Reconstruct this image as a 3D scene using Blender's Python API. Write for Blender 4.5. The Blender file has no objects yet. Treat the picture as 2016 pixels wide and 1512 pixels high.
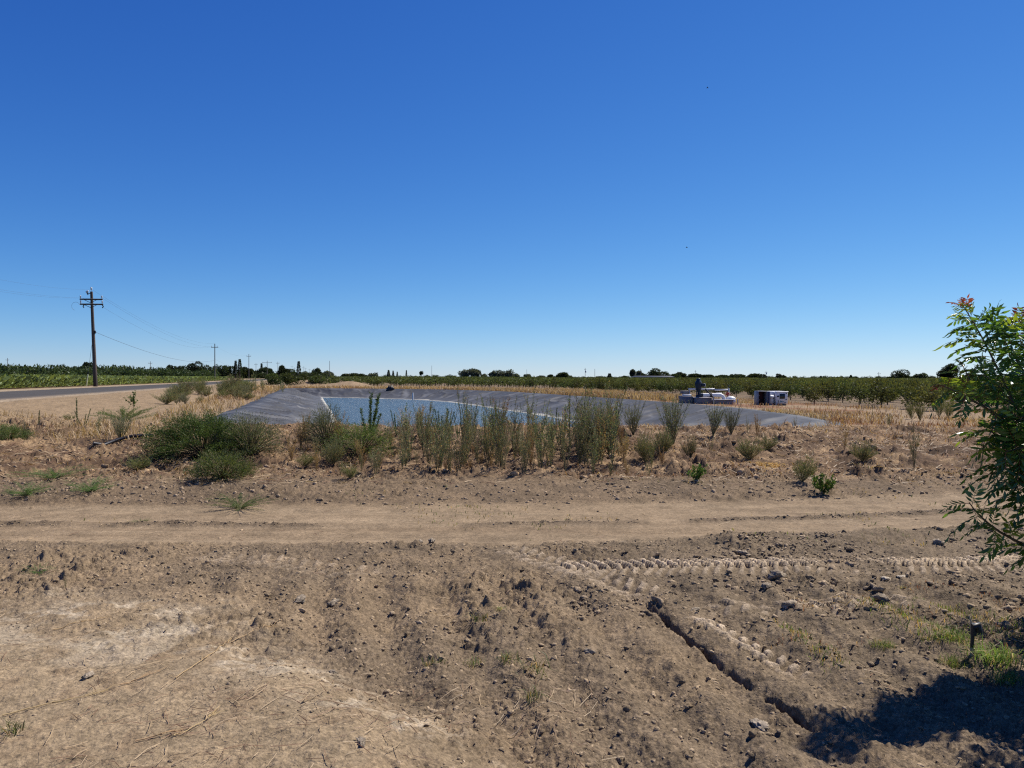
import bpy, math
import numpy as np
from mathutils import Vector, Euler, Quaternion

# ------------------------------------------------------------------ camera, sky, sun, exposure
scene = bpy.context.scene
F = 1500.0                      # focal length in pixels of the 2016 px wide photograph
HZ = 742.0                      # image row of the horizon
CAMZ = 1.9
cd = bpy.data.cameras.new('camera'); cam = bpy.data.objects.new('camera', cd)
scene.collection.objects.link(cam)
cd.sensor_width = 36.0; cd.lens = 36.0 * F / 2016.0
cd.clip_start = 0.05; cd.clip_end = 90000
cam.location = (0, 0, CAMZ)
cam.rotation_euler = (Euler((math.radians(90) - math.atan((756 - HZ) / F), 0, 0)).to_quaternion() @ Quaternion((0, 0, 1), math.radians(.12))).to_euler()
scene.camera = cam
SUN_EL, SUN_AZ = math.radians(50), math.radians(50)
w = bpy.data.worlds.new('World'); scene.world = w; w.use_nodes = True
nt = w.node_tree; nt.nodes.clear()
sky = nt.nodes.new('ShaderNodeTexSky'); sky.sky_type = 'NISHITA'; sky.sun_disc = False
sky.sun_elevation = SUN_EL; sky.sun_rotation = SUN_AZ
sky.air_density = 1.0; sky.dust_density = 0.1; sky.ozone_density = 6.0; sky.altitude = 2500
bg = nt.nodes.new('ShaderNodeBackground'); bg.inputs['Strength'].default_value = 0.066
wo = nt.nodes.new('ShaderNodeOutputWorld')
sep = nt.nodes.new('ShaderNodeSeparateColor'); com = nt.nodes.new('ShaderNodeCombineColor'); nt.links.new(sky.outputs[0], sep.inputs[0])
for k, (gm, am, kn) in enumerate(((1.70, 2.02, .060), (1.34, 1.62, .042), (0.93, 1.68, .034))):     # a deeper, cleaner blue overhead
    m1 = nt.nodes.new('ShaderNodeMath'); m1.operation = 'MULTIPLY'; m1.inputs[1].default_value = .1
    m2 = nt.nodes.new('ShaderNodeMath'); m2.operation = 'POWER'; m2.inputs[1].default_value = gm
    m3 = nt.nodes.new('ShaderNodeMath'); m3.operation = 'MULTIPLY'; m3.inputs[1].default_value = am * 10
    k1 = nt.nodes.new('ShaderNodeMath'); k1.operation = 'MULTIPLY_ADD'; k1.inputs[1].default_value = kn; k1.inputs[2].default_value = 1; k2 = nt.nodes.new('ShaderNodeMath'); k2.operation = 'DIVIDE'
    nt.links.new(sep.outputs[k], m1.inputs[0]); nt.links.new(m1.outputs[0], m2.inputs[0]); nt.links.new(m2.outputs[0], m3.inputs[0]); nt.links.new(m3.outputs[0], k1.inputs[0]); nt.links.new(m3.outputs[0], k2.inputs[0]); nt.links.new(k1.outputs[0], k2.inputs[1]); nt.links.new(k2.outputs[0], com.inputs[k])
nt.links.new(com.outputs[0], bg.inputs[0]); nt.links.new(bg.outputs[0], wo.inputs[0])
sd = bpy.data.lights.new('sun', 'SUN'); sd.energy = 5.0; sd.angle = math.radians(0.53); sd.color = (1.0, 0.94, 0.84)
so = bpy.data.objects.new('sun', sd); scene.collection.objects.link(so)
sdir = Vector((math.cos(SUN_EL) * math.sin(SUN_AZ), math.cos(SUN_EL) * math.cos(SUN_AZ), math.sin(SUN_EL)))
so.rotation_euler = (-sdir).to_track_quat('-Z', 'Y').to_euler(); so.location = (20, 5, 30)
scene.view_settings.view_transform = 'Standard'; scene.view_settings.look = 'None'
scene.view_settings.exposure = 0.45; scene.view_settings.gamma = 1.0
scene.cycles.use_denoising = False; scene.cycles.filter_width = 1.2; scene.cycles.max_bounces = 6; scene.cycles.diffuse_bounces = 3; scene.cycles.transparent_max_bounces = 6

# ------------------------------------------------------------------ helpers
RNG = np.random.default_rng(11)
COL = scene.collection

def tag(o, label=None, cat=None, group=None, kind=None):
    if label: o['label'] = label
    if cat: o['category'] = cat
    if group: o['group'] = group
    if kind: o['kind'] = kind
    return o

def empty(name, loc=(0, 0, 0), rz=0.0):
    o = bpy.data.objects.new(name, None); COL.objects.link(o)
    o.location = loc; o.rotation_euler = (0, 0, rz); o.empty_display_size = 0.2
    return o

def copy_tree(o, parent=None):
    c = o.copy(); COL.objects.link(c)
    if parent: c.parent = parent
    for ch in list(o.children): copy_tree(ch, c)
    return c

class Geo:
    """collects points, faces and a colour per point; build() links them as ONE mesh object"""
    def __init__(s): s.v = []; s.c = []; s.t = []; s.q = []; s.n = 0; s.alpha = None
    def add(s, v, tris=None, quads=None, col=(1, 1, 1)):
        v = np.asarray(v, float).reshape(-1, 3)
        c = np.broadcast_to(np.asarray(col, float), (len(v), 3))
        s.v.append(v); s.c.append(c)
        if tris is not None: s.t.append(np.asarray(tris, np.int64).reshape(-1, 3) + s.n)
        if quads is not None: s.q.append(np.asarray(quads, np.int64).reshape(-1, 4) + s.n)
        s.n += len(v); return s
    def join(s, g, loc=(0, 0, 0), sc=1.0, rz=0.0, tint=1.0):
        v, c, t, q = g.arrays(); ca, sa = math.cos(rz), math.sin(rz)
        p = np.stack([v[:, 0] * ca - v[:, 1] * sa, v[:, 0] * sa + v[:, 1] * ca, v[:, 2]], 1) * np.asarray(sc) + np.asarray(loc)
        s.add(p, t, q, c * tint); return s
    def arrays(s):
        return (np.concatenate(s.v), np.concatenate(s.c),
                np.concatenate(s.t) if s.t else np.zeros((0, 3), np.int64), np.concatenate(s.q) if s.q else np.zeros((0, 4), np.int64))
    def mesh(s, name, mat, smooth=False):
        v, c, t, q = s.arrays()
        m = bpy.data.meshes.new(name)
        m.vertices.add(len(v)); m.vertices.foreach_set('co', v.astype(np.float32).ravel())
        li = np.concatenate([t.ravel(), q.ravel()]).astype(np.int32)
        m.loops.add(len(li)); m.loops.foreach_set('vertex_index', li)
        ls = np.concatenate([np.arange(len(t)) * 3, len(t) * 3 + np.arange(len(q)) * 4]).astype(np.int32)
        m.polygons.add(len(ls)); m.polygons.foreach_set('loop_start', ls)
        if smooth: m.polygons.foreach_set('use_smooth', np.ones(len(ls), bool))
        a = m.color_attributes.new('tint', 'FLOAT_COLOR', 'POINT')
        a.data.foreach_set('color', np.concatenate([c, np.ones((len(c), 1)) if s.alpha is None else s.alpha.reshape(-1, 1)], 1).astype(np.float32).ravel())
        m.update(calc_edges=True); m.validate()
        m.materials.append(mat)
        return m
    def build(s, name, mat, parent=None, smooth=False, loc=(0, 0, 0), rz=0.0):
        o = bpy.data.objects.new(name, s.mesh(name, mat, smooth)); COL.objects.link(o)
        if parent: o.parent = parent
        o.location = loc; o.rotation_euler = (0, 0, rz)
        return o
    def box(s, c, d, col=(1, 1, 1), bev=0.0, rz=0.0):
        """a box (centre, size), its edges chamfered by bev"""
        hx, hy, hz = d[0] / 2, d[1] / 2, d[2] / 2; b = min(bev, hx * .9, hy * .9, hz * .9)
        ca, sa = math.cos(rz), math.sin(rz)
        def T(p):
            p = np.asarray(p, float); return np.stack([p[:, 0] * ca - p[:, 1] * sa + c[0], p[:, 0] * sa + p[:, 1] * ca + c[1], p[:, 2] + c[2]], 1)
        if b <= 0:
            P = [(x, y, z) for z in (-hz, hz) for x, y in ((-hx, -hy), (hx, -hy), (hx, hy), (-hx, hy))]
            return s.add(T(P), None, [(0, 3, 2, 1), (4, 5, 6, 7), (0, 1, 5, 4), (1, 2, 6, 5), (2, 3, 7, 6), (3, 0, 4, 7)], col)
        def ring(x, y, z):
            k = b if x == hx else 0
            return [(-x + k, -y, z), (x - k, -y, z), (x, -y + k, z), (x, y - k, z), (x - k, y, z), (-x + k, y, z), (-x, y - k, z), (-x, -y + k, z)]
        def ring2(x, y, z):
            return [(-x + b, -y, z), (x - b, -y, z), (x, -y + b, z), (x, y - b, z), (x - b, y, z), (-x + b, y, z), (-x, y - b, z), (-x, -y + b, z)]
        def inner(z):
            x, y = hx - b, hy - b; e = b * .3
            return [(-x + e, -y, z), (x - e, -y, z), (x, -y + e, z), (x, y - e, z), (x - e, y, z), (-x + e, y, z), (-x, y - e, z), (-x, -y + e, z)]
        P = inner(-hz) + ring2(hx, hy, -hz + b) + ring2(hx, hy, hz - b) + inner(hz)
        Q = [(r * 8 + i, r * 8 + (i + 1) % 8, (r + 1) * 8 + (i + 1) % 8, (r + 1) * 8 + i) for r in range(3) for i in range(8)]
        Q += [(24, 25, 26, 31), (31, 26, 27, 30), (30, 27, 28, 29), (1, 0, 7, 2), (2, 7, 6, 3), (3, 6, 5, 4)]
        return s.add(T(P), None, Q, col)
    def tube(s, pts, rad, n=6, col=(1, 1, 1), cap=True):
        pts = np.asarray(pts, float); k = len(pts)
        rad = np.broadcast_to(np.asarray(rad, float), (k,))
        d = np.gradient(pts, axis=0); d /= np.linalg.norm(d, axis=1)[:, None] + 1e-9
        ref = np.array([0, 0, 1.]) if abs(d[:, 2].mean()) < .8 else np.array([1., 0, 0])
        a = np.cross(d, ref); a /= np.linalg.norm(a, axis=1)[:, None] + 1e-9; b = np.cross(d, a)
        th = np.arange(n) * 2 * math.pi / n
        V = (pts[:, None] + rad[:, None, None] * (np.cos(th)[None, :, None] * a[:, None] + np.sin(th)[None, :, None] * b[:, None])).reshape(-1, 3)
        i = np.arange(n); j = (i + 1) % n; r = np.arange(k - 1)[:, None] * n
        Q = np.stack([r + i, r + j, r + n + j, r + n + i], -1).reshape(-1, 4)
        c = np.asarray(col, float)
        if c.ndim == 2: c = np.repeat(c, n, axis=0)
        s.add(V, None, Q, c)
        if cap:
            base = s.n - k * n
            for ring0, pt in ((0, pts[0]), ((k - 1) * n, pts[-1])):
                T = [(n, (ii + 1) % n, ii) if ring0 == 0 else (n, ii, (ii + 1) % n) for ii in range(n)]
                cc = c if c.ndim == 1 else c[0]
                s.add(np.vstack([V[ring0:ring0 + n], pt]), T, None, cc)
        return s
    def lathe(s, prof, n=16, c=(0, 0, 0), col=(1, 1, 1)):
        prof = np.asarray(prof, float); th = np.arange(n) * 2 * math.pi / n; k = len(prof)
        V = np.stack([prof[:, None, 0] * np.cos(th), prof[:, None, 0] * np.sin(th), np.broadcast_to(prof[:, None, 1], (k, n))], -1).reshape(-1, 3) + np.asarray(c)
        i = np.arange(n); j = (i + 1) % n; r = np.arange(k - 1)[:, None] * n
        return s.add(V, None, np.stack([r + i, r + j, r + n + j, r + n + i], -1).reshape(-1, 4), col)

def unit(a): return a / (np.linalg.norm(a, axis=-1, keepdims=True) + 1e-9)

def leaves(g, P, D, L, W, col, rng, fold=0.0, bend=0.0):
    """diamond leaves: base points P, directions D, lengths L, widths W, colours col"""
    n = len(P)
    if n == 0: return
    D = unit(D); L = np.broadcast_to(L, (n,))[:, None]; W = np.broadcast_to(W, (n,))[:, None]
    S = unit(np.cross(D, rng.normal(size=(n, 3)))); N = np.cross(D, S)
    mid = P + D * L * .45 + N * (L * bend)
    V = np.stack([P, mid + S * W * .5, P + D * L - N * (L * bend * .6), mid - S * W * .5], 1).reshape(-1, 3)
    i = np.arange(n)[:, None] * 4
    c = np.repeat(np.broadcast_to(np.asarray(col, float), (n, 3)), 4, axis=0)
    g.add(V, None, i + np.array([0, 1, 2, 3]), c)

# vectorised noise ------------------------------------------------
def _h(ix, iy, s):
    h = (ix.astype(np.int64) * 374761393 + iy.astype(np.int64) * 668265263 + s * 1274126177) & 0xffffffff
    h = ((h ^ (h >> 13)) * 1274126177) & 0xffffffff
    h = ((h ^ (h >> 16)) * 2246822519) & 0xffffffff
    return ((h ^ (h >> 15)) & 0xffffff) / float(0xffffff)
def vnoise(x, y, s=0):
    ix, iy = np.floor(x), np.floor(y); fx, fy = x - ix, y - iy
    fx = fx * fx * fx * (fx * (fx * 6 - 15) + 10); fy = fy * fy * fy * (fy * (fy * 6 - 15) + 10)
    a, b = _h(ix, iy, s), _h(ix + 1, iy, s); c, d = _h(ix, iy + 1, s), _h(ix + 1, iy + 1, s)
    return (a + (b - a) * fx) * (1 - fy) + (c + (d - c) * fx) * fy
def fbm(x, y, o=4, s=0):
    r = 0; a = .5; t = 0
    for k in range(o):
        r = r + a * vnoise(x, y, s + k * 17); t += a; a *= .5; x, y = x * 2.03 + 3.1, y * 2.03 + 1.7
    return r / t
def clods(x, y, s=0, dens=.6):
    """little lumps: the highest of the domes scattered one to a cell"""
    ix, iy = np.floor(x), np.floor(y); out = np.zeros_like(x)
    for dx in (-1, 0, 1):
        for dy in (-1, 0, 1):
            cx, cy = ix + dx, iy + dy
            px, py = cx + .2 + .6 * _h(cx, cy, s), cy + .2 + .6 * _h(cx, cy, s + 1)
            r = .25 + .55 * _h(cx, cy, s + 2) ** 2; on = _h(cx, cy, s + 3) < dens
            an = _h(cx, cy, s + 4) * 6.28; e = 1 + .6 * _h(cx, cy, s + 5)
            u = ((x - px) * np.cos(an) + (y - py) * np.sin(an)) * e; v = (y - py) * np.cos(an) - (x - px) * np.sin(an)
            q = 1 - (u * u + v * v) / (r * r)
            out = np.maximum(out, np.where(on & (q > 0), np.sqrt(np.maximum(q, 0)) * r * 1.4, 0))
    return out
def sstep(a, b, x):
    t = np.clip((x - a) / (b - a), 0, 1); return t * t * (3 - 2 * t)
def lerp(a, b, t): return a + (b - a) * t

# ------------------------------------------------------------------ lie of the land
CREST = 0.45
POND = np.array([(-8.3, 22), (-2, 21.4), (5.5, 21.0), (8.6, 22.8), (10.2, 25.4), (10.6, 30), (10.3, 37.5), (8, 47), (5, 57), (2.2, 66.5),
                 (-.8, 75), (-4, 81), (-8, 85.5), (-15, 90.0), (-22.7, 92.6), (-26.4, 93.6), (-27.4, 92.6), (-26.7, 90), (-14.7, 45), (-10.8, 29.8), (-9.0, 23.2)])
def resample(poly, step):
    P = np.vstack([poly, poly[:1]]); seg = np.linalg.norm(np.diff(P, axis=0), axis=1); s = np.concatenate([[0], np.cumsum(seg)])
    n = int(s[-1] / step); t = np.arange(n) * s[-1] / n
    return np.stack([np.interp(t, s, P[:, 0]), np.interp(t, s, P[:, 1])], 1)
POUT = resample(POND, .16)
for _ in range(70): POUT = (np.roll(POUT, 1, 0) + POUT * 2 + np.roll(POUT, -1, 0)) / 4
PCO = POUT[::9]
def pond_sd(x, y):
    """distance to the pond's crest line, negative inside"""
    sh = x.shape; x = x.ravel(); y = y.ravel(); out = np.full(x.shape, 60.0)
    near = np.where((x > -60) & (x < 40) & (y > 8) & (y < 125))[0]
    if len(near):
        X, Y = x[near], y[near]; d = np.full(X.shape, 1e9); ins = np.zeros(X.shape, bool)
        B = np.roll(PCO, -1, 0)
        for (ax, ay), (bx, by) in zip(PCO, B):
            ex, ey = bx - ax, by - ay; t = np.clip(((X - ax) * ex + (Y - ay) * ey) / (ex * ex + ey * ey), 0, 1)
            d = np.minimum(d, (X - ax - t * ex) ** 2 + (Y - ay - t * ey) ** 2)
            c = (ay > Y) != (by > Y)
            if ey != 0: ins ^= c & (X < ex * (Y - ay) / ey + ax)
        d = np.sqrt(d); out[near] = np.where(ins, -d, d)
    return out.reshape(sh)
MX = [-14, -5, -2.4, -1.4, -.27, .6, 1.5, 4]; MY = [7.0, 6.35, 5.95, 5.2, 3.7, 2.3, .6, -3]
def mound_edge(x): return np.interp(x, MX, MY)
def road_near(x): return np.interp(x, [-30, -6, 0, 3.7, 5.5, 9], [8.9, 8.75, 8.65, 9.3, 9.65, 10.6])
def road_far(x): return np.interp(x, [-30, -7, 0, 4.6, 8.4, 12], [11.2, 11.05, 11.35, 11.75, 12.5, 13.5])
XN0, XF0, RS = -12.7, -20.0, -.272          # the asphalt road's two edges: X = X0 + RS*Y
def q_road(x, y): return x - (XN0 + RS * y)  # > 0 on the pond's side
def road_z(y): return .95 - .22 * np.clip((y - 32) / 110, 0, 1)

LUG = [  # tyre tracks: start, end, width, lug spacing, strength
    ((.36, 7.45), (7.2, 7.92), .58, .115, 1.0), ((1.5, 6.25), (3.6, 6.38), .32, .15, .45),
    ((1.47, 6.0), (1.88, 4.75), .22, .13, .9), ((-.1, 8.5), (1.3, 6.4), .40, .15, .5), ((-3.4, 8.2), (-1.2, 7.2), .45, .17, .3)]
def terrain(x, y, fine=True):
    x = np.asarray(x, float); y = np.asarray(y, float)
    sd = pond_sd(x, y); q = q_road(x, y)
    me = mound_edge(x) + (fbm(x * .8, y * .8, 3, 5) - .5) * 1.2
    mound = 1 - sstep(-1.3, .55, y - me)
    rn = road_near(x) + (fbm(x * 1.5, y * .5, 3, 9) - .5) * .22; rf = road_far(x) + (fbm(x * 1.2, y * .5, 3, 8) - .5) * .3
    onroad = sstep(-.12, .12, y - rn) * (1 - sstep(-.15, .2, y - rf))
    # broad shape
    brow = 18.6 + (fbm(x * .25, y * .1, 2, 21) - .5) * 2.2
    berm = .43 * sstep(0, 1, (y - 13.2) / (brow - 13.2)) ** .8
    z = .12 * sstep(11.4, 13.6, y) + berm * (1 + .25 * (fbm(x * .4, y * .4, 3, 31) - .5))
    far = .25 + .6 * sstep(0, 1, (-q) / 6 + .5) * (1 - .4 * sstep(100, 600, y))
    z = lerp(z, np.where(sd > 0, lerp(CREST - .07, far, sstep(1.2, 9, sd)), CREST), sstep(19.5, 23, y))
    zr = road_z(y)
    z = lerp(z, zr - .03, sstep(9.5, 0.4, q) * sstep(14, 21, y))
    z = np.where((q < .25) & (q > (XF0 - XN0) - .25) & (y > 14), zr - .07, z)
    z = z + .2 * mound
    # heap of earth left of the track beyond the pond
    z = z + 1.15 * np.exp(-((x + 30.5) / 3.0) ** 2 - ((y - 113) / 5) ** 2) + .95 * np.exp(-((x + 24.0) / 2.9) ** 2 - ((y - 113) / 5) ** 2)
    inside = np.clip(-sd, 0, 99)
    z = np.where(sd < 0, z - .75 * np.clip(inside, 0, .45) - .28 * np.clip(inside - .45, 0, 8), z)
    # roughness
    tilled = (1 - mound) * (1 - sstep(-.1, .15, y - rn))
    verge = sstep(0, .3, y - rf) * (1 - sstep(13.2, 14.5, y)); bermm = sstep(13.0, 14.2, y) * (1 - sstep(21, 25, y))
    out = sstep(21, 25, y)
    rough = .34 * mound + 1.0 * tilled + .75 * verge + 1.25 * bermm + .5 * out + .05 * onroad
    rough = np.where(sd < .2, 0, rough); rough = np.where((q < .6) & (q > -8), .1, rough)
    lug = np.zeros_like(x); comp = np.zeros_like(x); slit = np.zeros_like(x)
    c = x + .219 * y
    zone = sstep(-.1, .8, y - me) * (1 - sstep(6.9, 7.5, y)) * sstep(-3.5, .2, c)
    z = z + zone * (.030 * np.sin(c * 2 * math.pi / .52 + 1.2 * fbm(x * .7, y * .7, 2, 3)) + .02 * (fbm(c * 3.0, y * .4, 2, 63) - .5))
    if fine:
        for (a, b, wd, sp, st) in LUG:
            ux, uy = b[0] - a[0], b[1] - a[1]; ln = math.hypot(ux, uy); ux /= ln; uy /= ln
            s_ = (x - a[0]) * ux + (y - a[1]) * uy; t_ = -(x - a[0]) * uy + (y - a[1]) * ux
            s_ = s_ + .05 * (fbm(x * 2.1, y * 2.1, 2, 71) - .5) * 2 * wd
            t_ = t_ + .09 * (fbm(s_ * .9, t_ * 0 + 1.5, 2, 72) - .5) * 2
            on = sstep(0, .25, s_) * (1 - sstep(ln - .3, ln, s_)) * (1 - sstep(.42 * wd, .52 * wd, np.abs(t_)))
            on = on * st * sstep(.12, .40, fbm(x * 1.7, y * 1.7, 3, 77))
            tt = np.abs(t_) / wd
            ph = (s_ + np.where(t_ > 0, 0, sp * .5) + .5 * np.abs(t_) + .35 * sp * (fbm(x * 5, y * 5, 2, 78) - .5)) / sp
            on = on * np.where((t_ < 0) & (ln > 5), .5, 1.0) * (.8 + .3 * sstep(.3, .6, fbm(x * 7, y * 7, 2, 79)))
            bar = sstep(.14, .26, ph % 1.0) * (1 - sstep(.60, .72, ph % 1.0)) * sstep(.03, .1, tt)
            lug = np.maximum(lug, on * bar); comp = np.maximum(comp, on)
        # the slit furrow
        fc = x - (1.11 + (6.36 - y) * .219) + .03 * (fbm(y * 2.2, y * 0 + .5, 3, 41) - .5)
        on = sstep(4.0, 4.15, y) * (1 - sstep(6.0, 6.4, y)) * sstep(.08, .25, vnoise(y * 2.6, y * 0, 44)) * (1 - .8 * np.exp(-((y - 6.08) / .05) ** 2)) * (1 - .7 * np.exp(-((y - 5.02) / .05) ** 2))
        slit = on * (1 - sstep(.009, .022, np.abs(fc) / (.7 + .6 * vnoise(y * 5, y * 0, 14)))); ridge = on * np.exp(-((fc - .085) / .05) ** 2) * (.2 + 1.3 * vnoise(x * 8, y * 8, 12))
        z = z - slit * .06 + ridge * .004
        rl = rough * (1 - .85 * comp) * (1 - slit)
        bigm = .35 + 1.3 * sstep(.35, .7, fbm(x * .9, y * .9, 3, 55))
        nr = 1 - sstep(24, 40, y)
        wx = x + .05 * (fbm(x * 6, y * 6, 2, 90) - .5); wy = y + .05 * (fbm(x * 6, y * 6, 2, 91) - .5)
        z = z + rl * .10 * (fbm(x * 1.6, y * 1.6, 4, 1) - .5) * (1 + bermm)
        z = z + nr * rl * (.055 * bigm * clods(wx * 4.2, wy * 4.2, 101, .30) * (.15 + .85 * bermm) + .032 * bigm * clods(wx * 9, wy * 9, 111, .45)
                           + .024 * clods(wx * 19, wy * 19, 121, .55) * (.3 + bigm * .7) + .014 * clods(wx * 41, wy * 41, 131, .6) + .006 * clods(wx * 80, wy * 80, 141, .6))
        z = z + rl * .030 * (fbm(x * 13, y * 13, 4, 2) - .5) * nr
        z = z - .015 * comp + .058 * lug
        # ragged strip in the middle of the dirt road and the lip along its near edge
        mid = rn + (rf - rn) * .44 + .12 * (fbm(x * .5, y * 0, 2, 15) - .5)
        strip = np.exp(-((y - mid) / .13) ** 2) * sstep(.36, .56, fbm(x * .55, y * .2 + 4, 3, 19)) * onroad
        z = z + strip * (.03 * clods(x * 9, y * 9, 7, .6) + .02)
        z = z + .006 * onroad * np.sin((y - rn) * 11 + 2 * fbm(x * .3, y * .3, 2, 66)) - .02 * onroad
        lip = np.exp(-((y - rn + .28) / .2) ** 2) * sstep(-.5, 1.5, x) * .06 * bigm
        z = z + lip
    else:
        strip = np.zeros_like(x)
    return z, dict(sd=sd, q=q, mound=mound, me=me, onroad=onroad, tilled=tilled, verge=verge, berm=bermm, out=out, lug=lug, comp=comp, slit=slit, strip=strip, rn=rn, rf=rf, c=c)

def gz(x, y, fine=True):
    z, _ = terrain(np.atleast_1d(np.asarray(x, float)), np.atleast_1d(np.asarray(y, float)), fine); return z
def gz1(x, y): return float(gz(x, y)[0])
_YS = np.exp(np.linspace(math.log(3.0), math.log(260), 900))
def spot(px, py):
    """the place on the ground seen at a pixel of the photograph"""
    X = (px - 1008) / F * _YS; z = gz(X, _YS, False); rows = HZ + F * (CAMZ - z) / _YS
    k = np.where(rows <= py)[0]; k = k[0] if len(k) else len(_YS) - 1
    return float(X[k]), float(_YS[k])
def at(px, py, Y): return np.array([(px - 1008) / F * Y, Y, CAMZ + (HZ - py) / F * Y])

# ------------------------------------------------------------------ materials
def mat(name):
    m = bpy.data.materials.new(name); m.use_nodes = True; n = m.node_tree.nodes; n.clear()
    out = n.new('ShaderNodeOutputMaterial'); return m, m.node_tree, out
def N(t, typ, **kw):
    nd = t.nodes.new(typ)
    for k, v in kw.items():
        if k in ('operation', 'blend_type', 'data_type', 'attribute_name', 'noise_dimensions', 'feature'): setattr(nd, k, v)
        else: nd.inputs[k].default_value = v
    return nd
def plain(name, col, rough=.6, metal=0.0, var=.12, scale=6.0, bump=.0, spec=.4):
    m, t, out = mat(name); b = N(t, 'ShaderNodeBsdfPrincipled', Roughness=rough, Metallic=metal); b.inputs['Specular IOR Level'].default_value = spec
    tc = N(t, 'ShaderNodeTexCoord'); nz = N(t, 'ShaderNodeTexNoise', Scale=scale, Detail=5.0)
    t.links.new(tc.outputs['Object'], nz.inputs['Vector'])
    mr = N(t, 'ShaderNodeMapRange'); mr.inputs['From Min'].default_value = .3; mr.inputs['From Max'].default_value = .7
    mr.inputs['To Min'].default_value = 1 - var; mr.inputs['To Max'].default_value = 1 + var
    mx = N(t, 'ShaderNodeMix', data_type='RGBA', blend_type='MULTIPLY'); mx.inputs['Factor'].default_value = 1
    at_ = N(t, 'ShaderNodeAttribute', attribute_name='tint'); m2 = N(t, 'ShaderNodeMix', data_type='RGBA', blend_type='MULTIPLY'); m2.inputs['Factor'].default_value = 1
    mx.inputs['A'].default_value = (*col, 1); t.links.new(nz.outputs['Fac'], mr.inputs['Value']); t.links.new(mr.outputs[0], mx.inputs['B'])
    t.links.new(mx.outputs['Result'], m2.inputs['A']); t.links.new(at_.outputs['Color'], m2.inputs['B']); t.links.new(m2.outputs['Result'], b.inputs['Base Color'])
    if bump:
        bp = N(t, 'ShaderNodeBump', Strength=bump, Distance=.01); t.links.new(nz.outputs['Fac'], bp.inputs['Height']); t.links.new(bp.outputs[0], b.inputs['Normal'])
    t.links.new(b.outputs[0], out.inputs[0]); return m
def foliage(name, trans=.3, gloss=.04, rough=.45, vary=.25):
    """leaf colour from each leaf's own tint, slightly different on each plant; light comes through"""
    m, t, out = mat(name)
    a = N(t, 'ShaderNodeAttribute', attribute_name='tint'); oi = N(t, 'ShaderNodeObjectInfo')
    mr = N(t, 'ShaderNodeMapRange'); mr.inputs['To Min'].default_value = 1 - vary; mr.inputs['To Max'].default_value = 1 + vary
    t.links.new(oi.outputs['Random'], mr.inputs['Value'])
    hv = N(t, 'ShaderNodeHueSaturation'); mh = N(t, 'ShaderNodeMapRange'); mh.inputs['To Min'].default_value = .485; mh.inputs['To Max'].default_value = .515
    t.links.new(oi.outputs['Random'], mh.inputs['Value']); t.links.new(mh.outputs[0], hv.inputs['Hue'])
    t.links.new(mr.outputs[0], hv.inputs['Value']); t.links.new(a.outputs['Color'], hv.inputs['Color'])
    d = N(t, 'ShaderNodeBsdfDiffuse'); tr = N(t, 'ShaderNodeBsdfTranslucent'); gl = N(t, 'ShaderNodeBsdfGlossy', Roughness=rough)
    br = N(t, 'ShaderNodeMix', data_type='RGBA', blend_type='MULTIPLY'); br.inputs['Factor'].default_value = 1; br.inputs['B'].default_value = (1.25, 1.15, .55, 1)
    t.links.new(hv.outputs[0], d.inputs[0]); t.links.new(hv.outputs[0], br.inputs['A']); t.links.new(br.outputs['Result'], tr.inputs[0])
    m1 = N(t, 'ShaderNodeMixShader'); m1.inputs[0].default_value = trans; m2 = N(t, 'ShaderNodeMixShader'); m2.inputs[0].default_value = gloss
    t.links.new(d.outputs[0], m1.inputs[1]); t.links.new(tr.outputs[0], m1.inputs[2]); t.links.new(m1.outputs[0], m2.inputs[1]); t.links.new(gl.outputs[0], m2.inputs[2])
    t.links.new(m2.outputs[0], out.inputs[0]); return m
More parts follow.
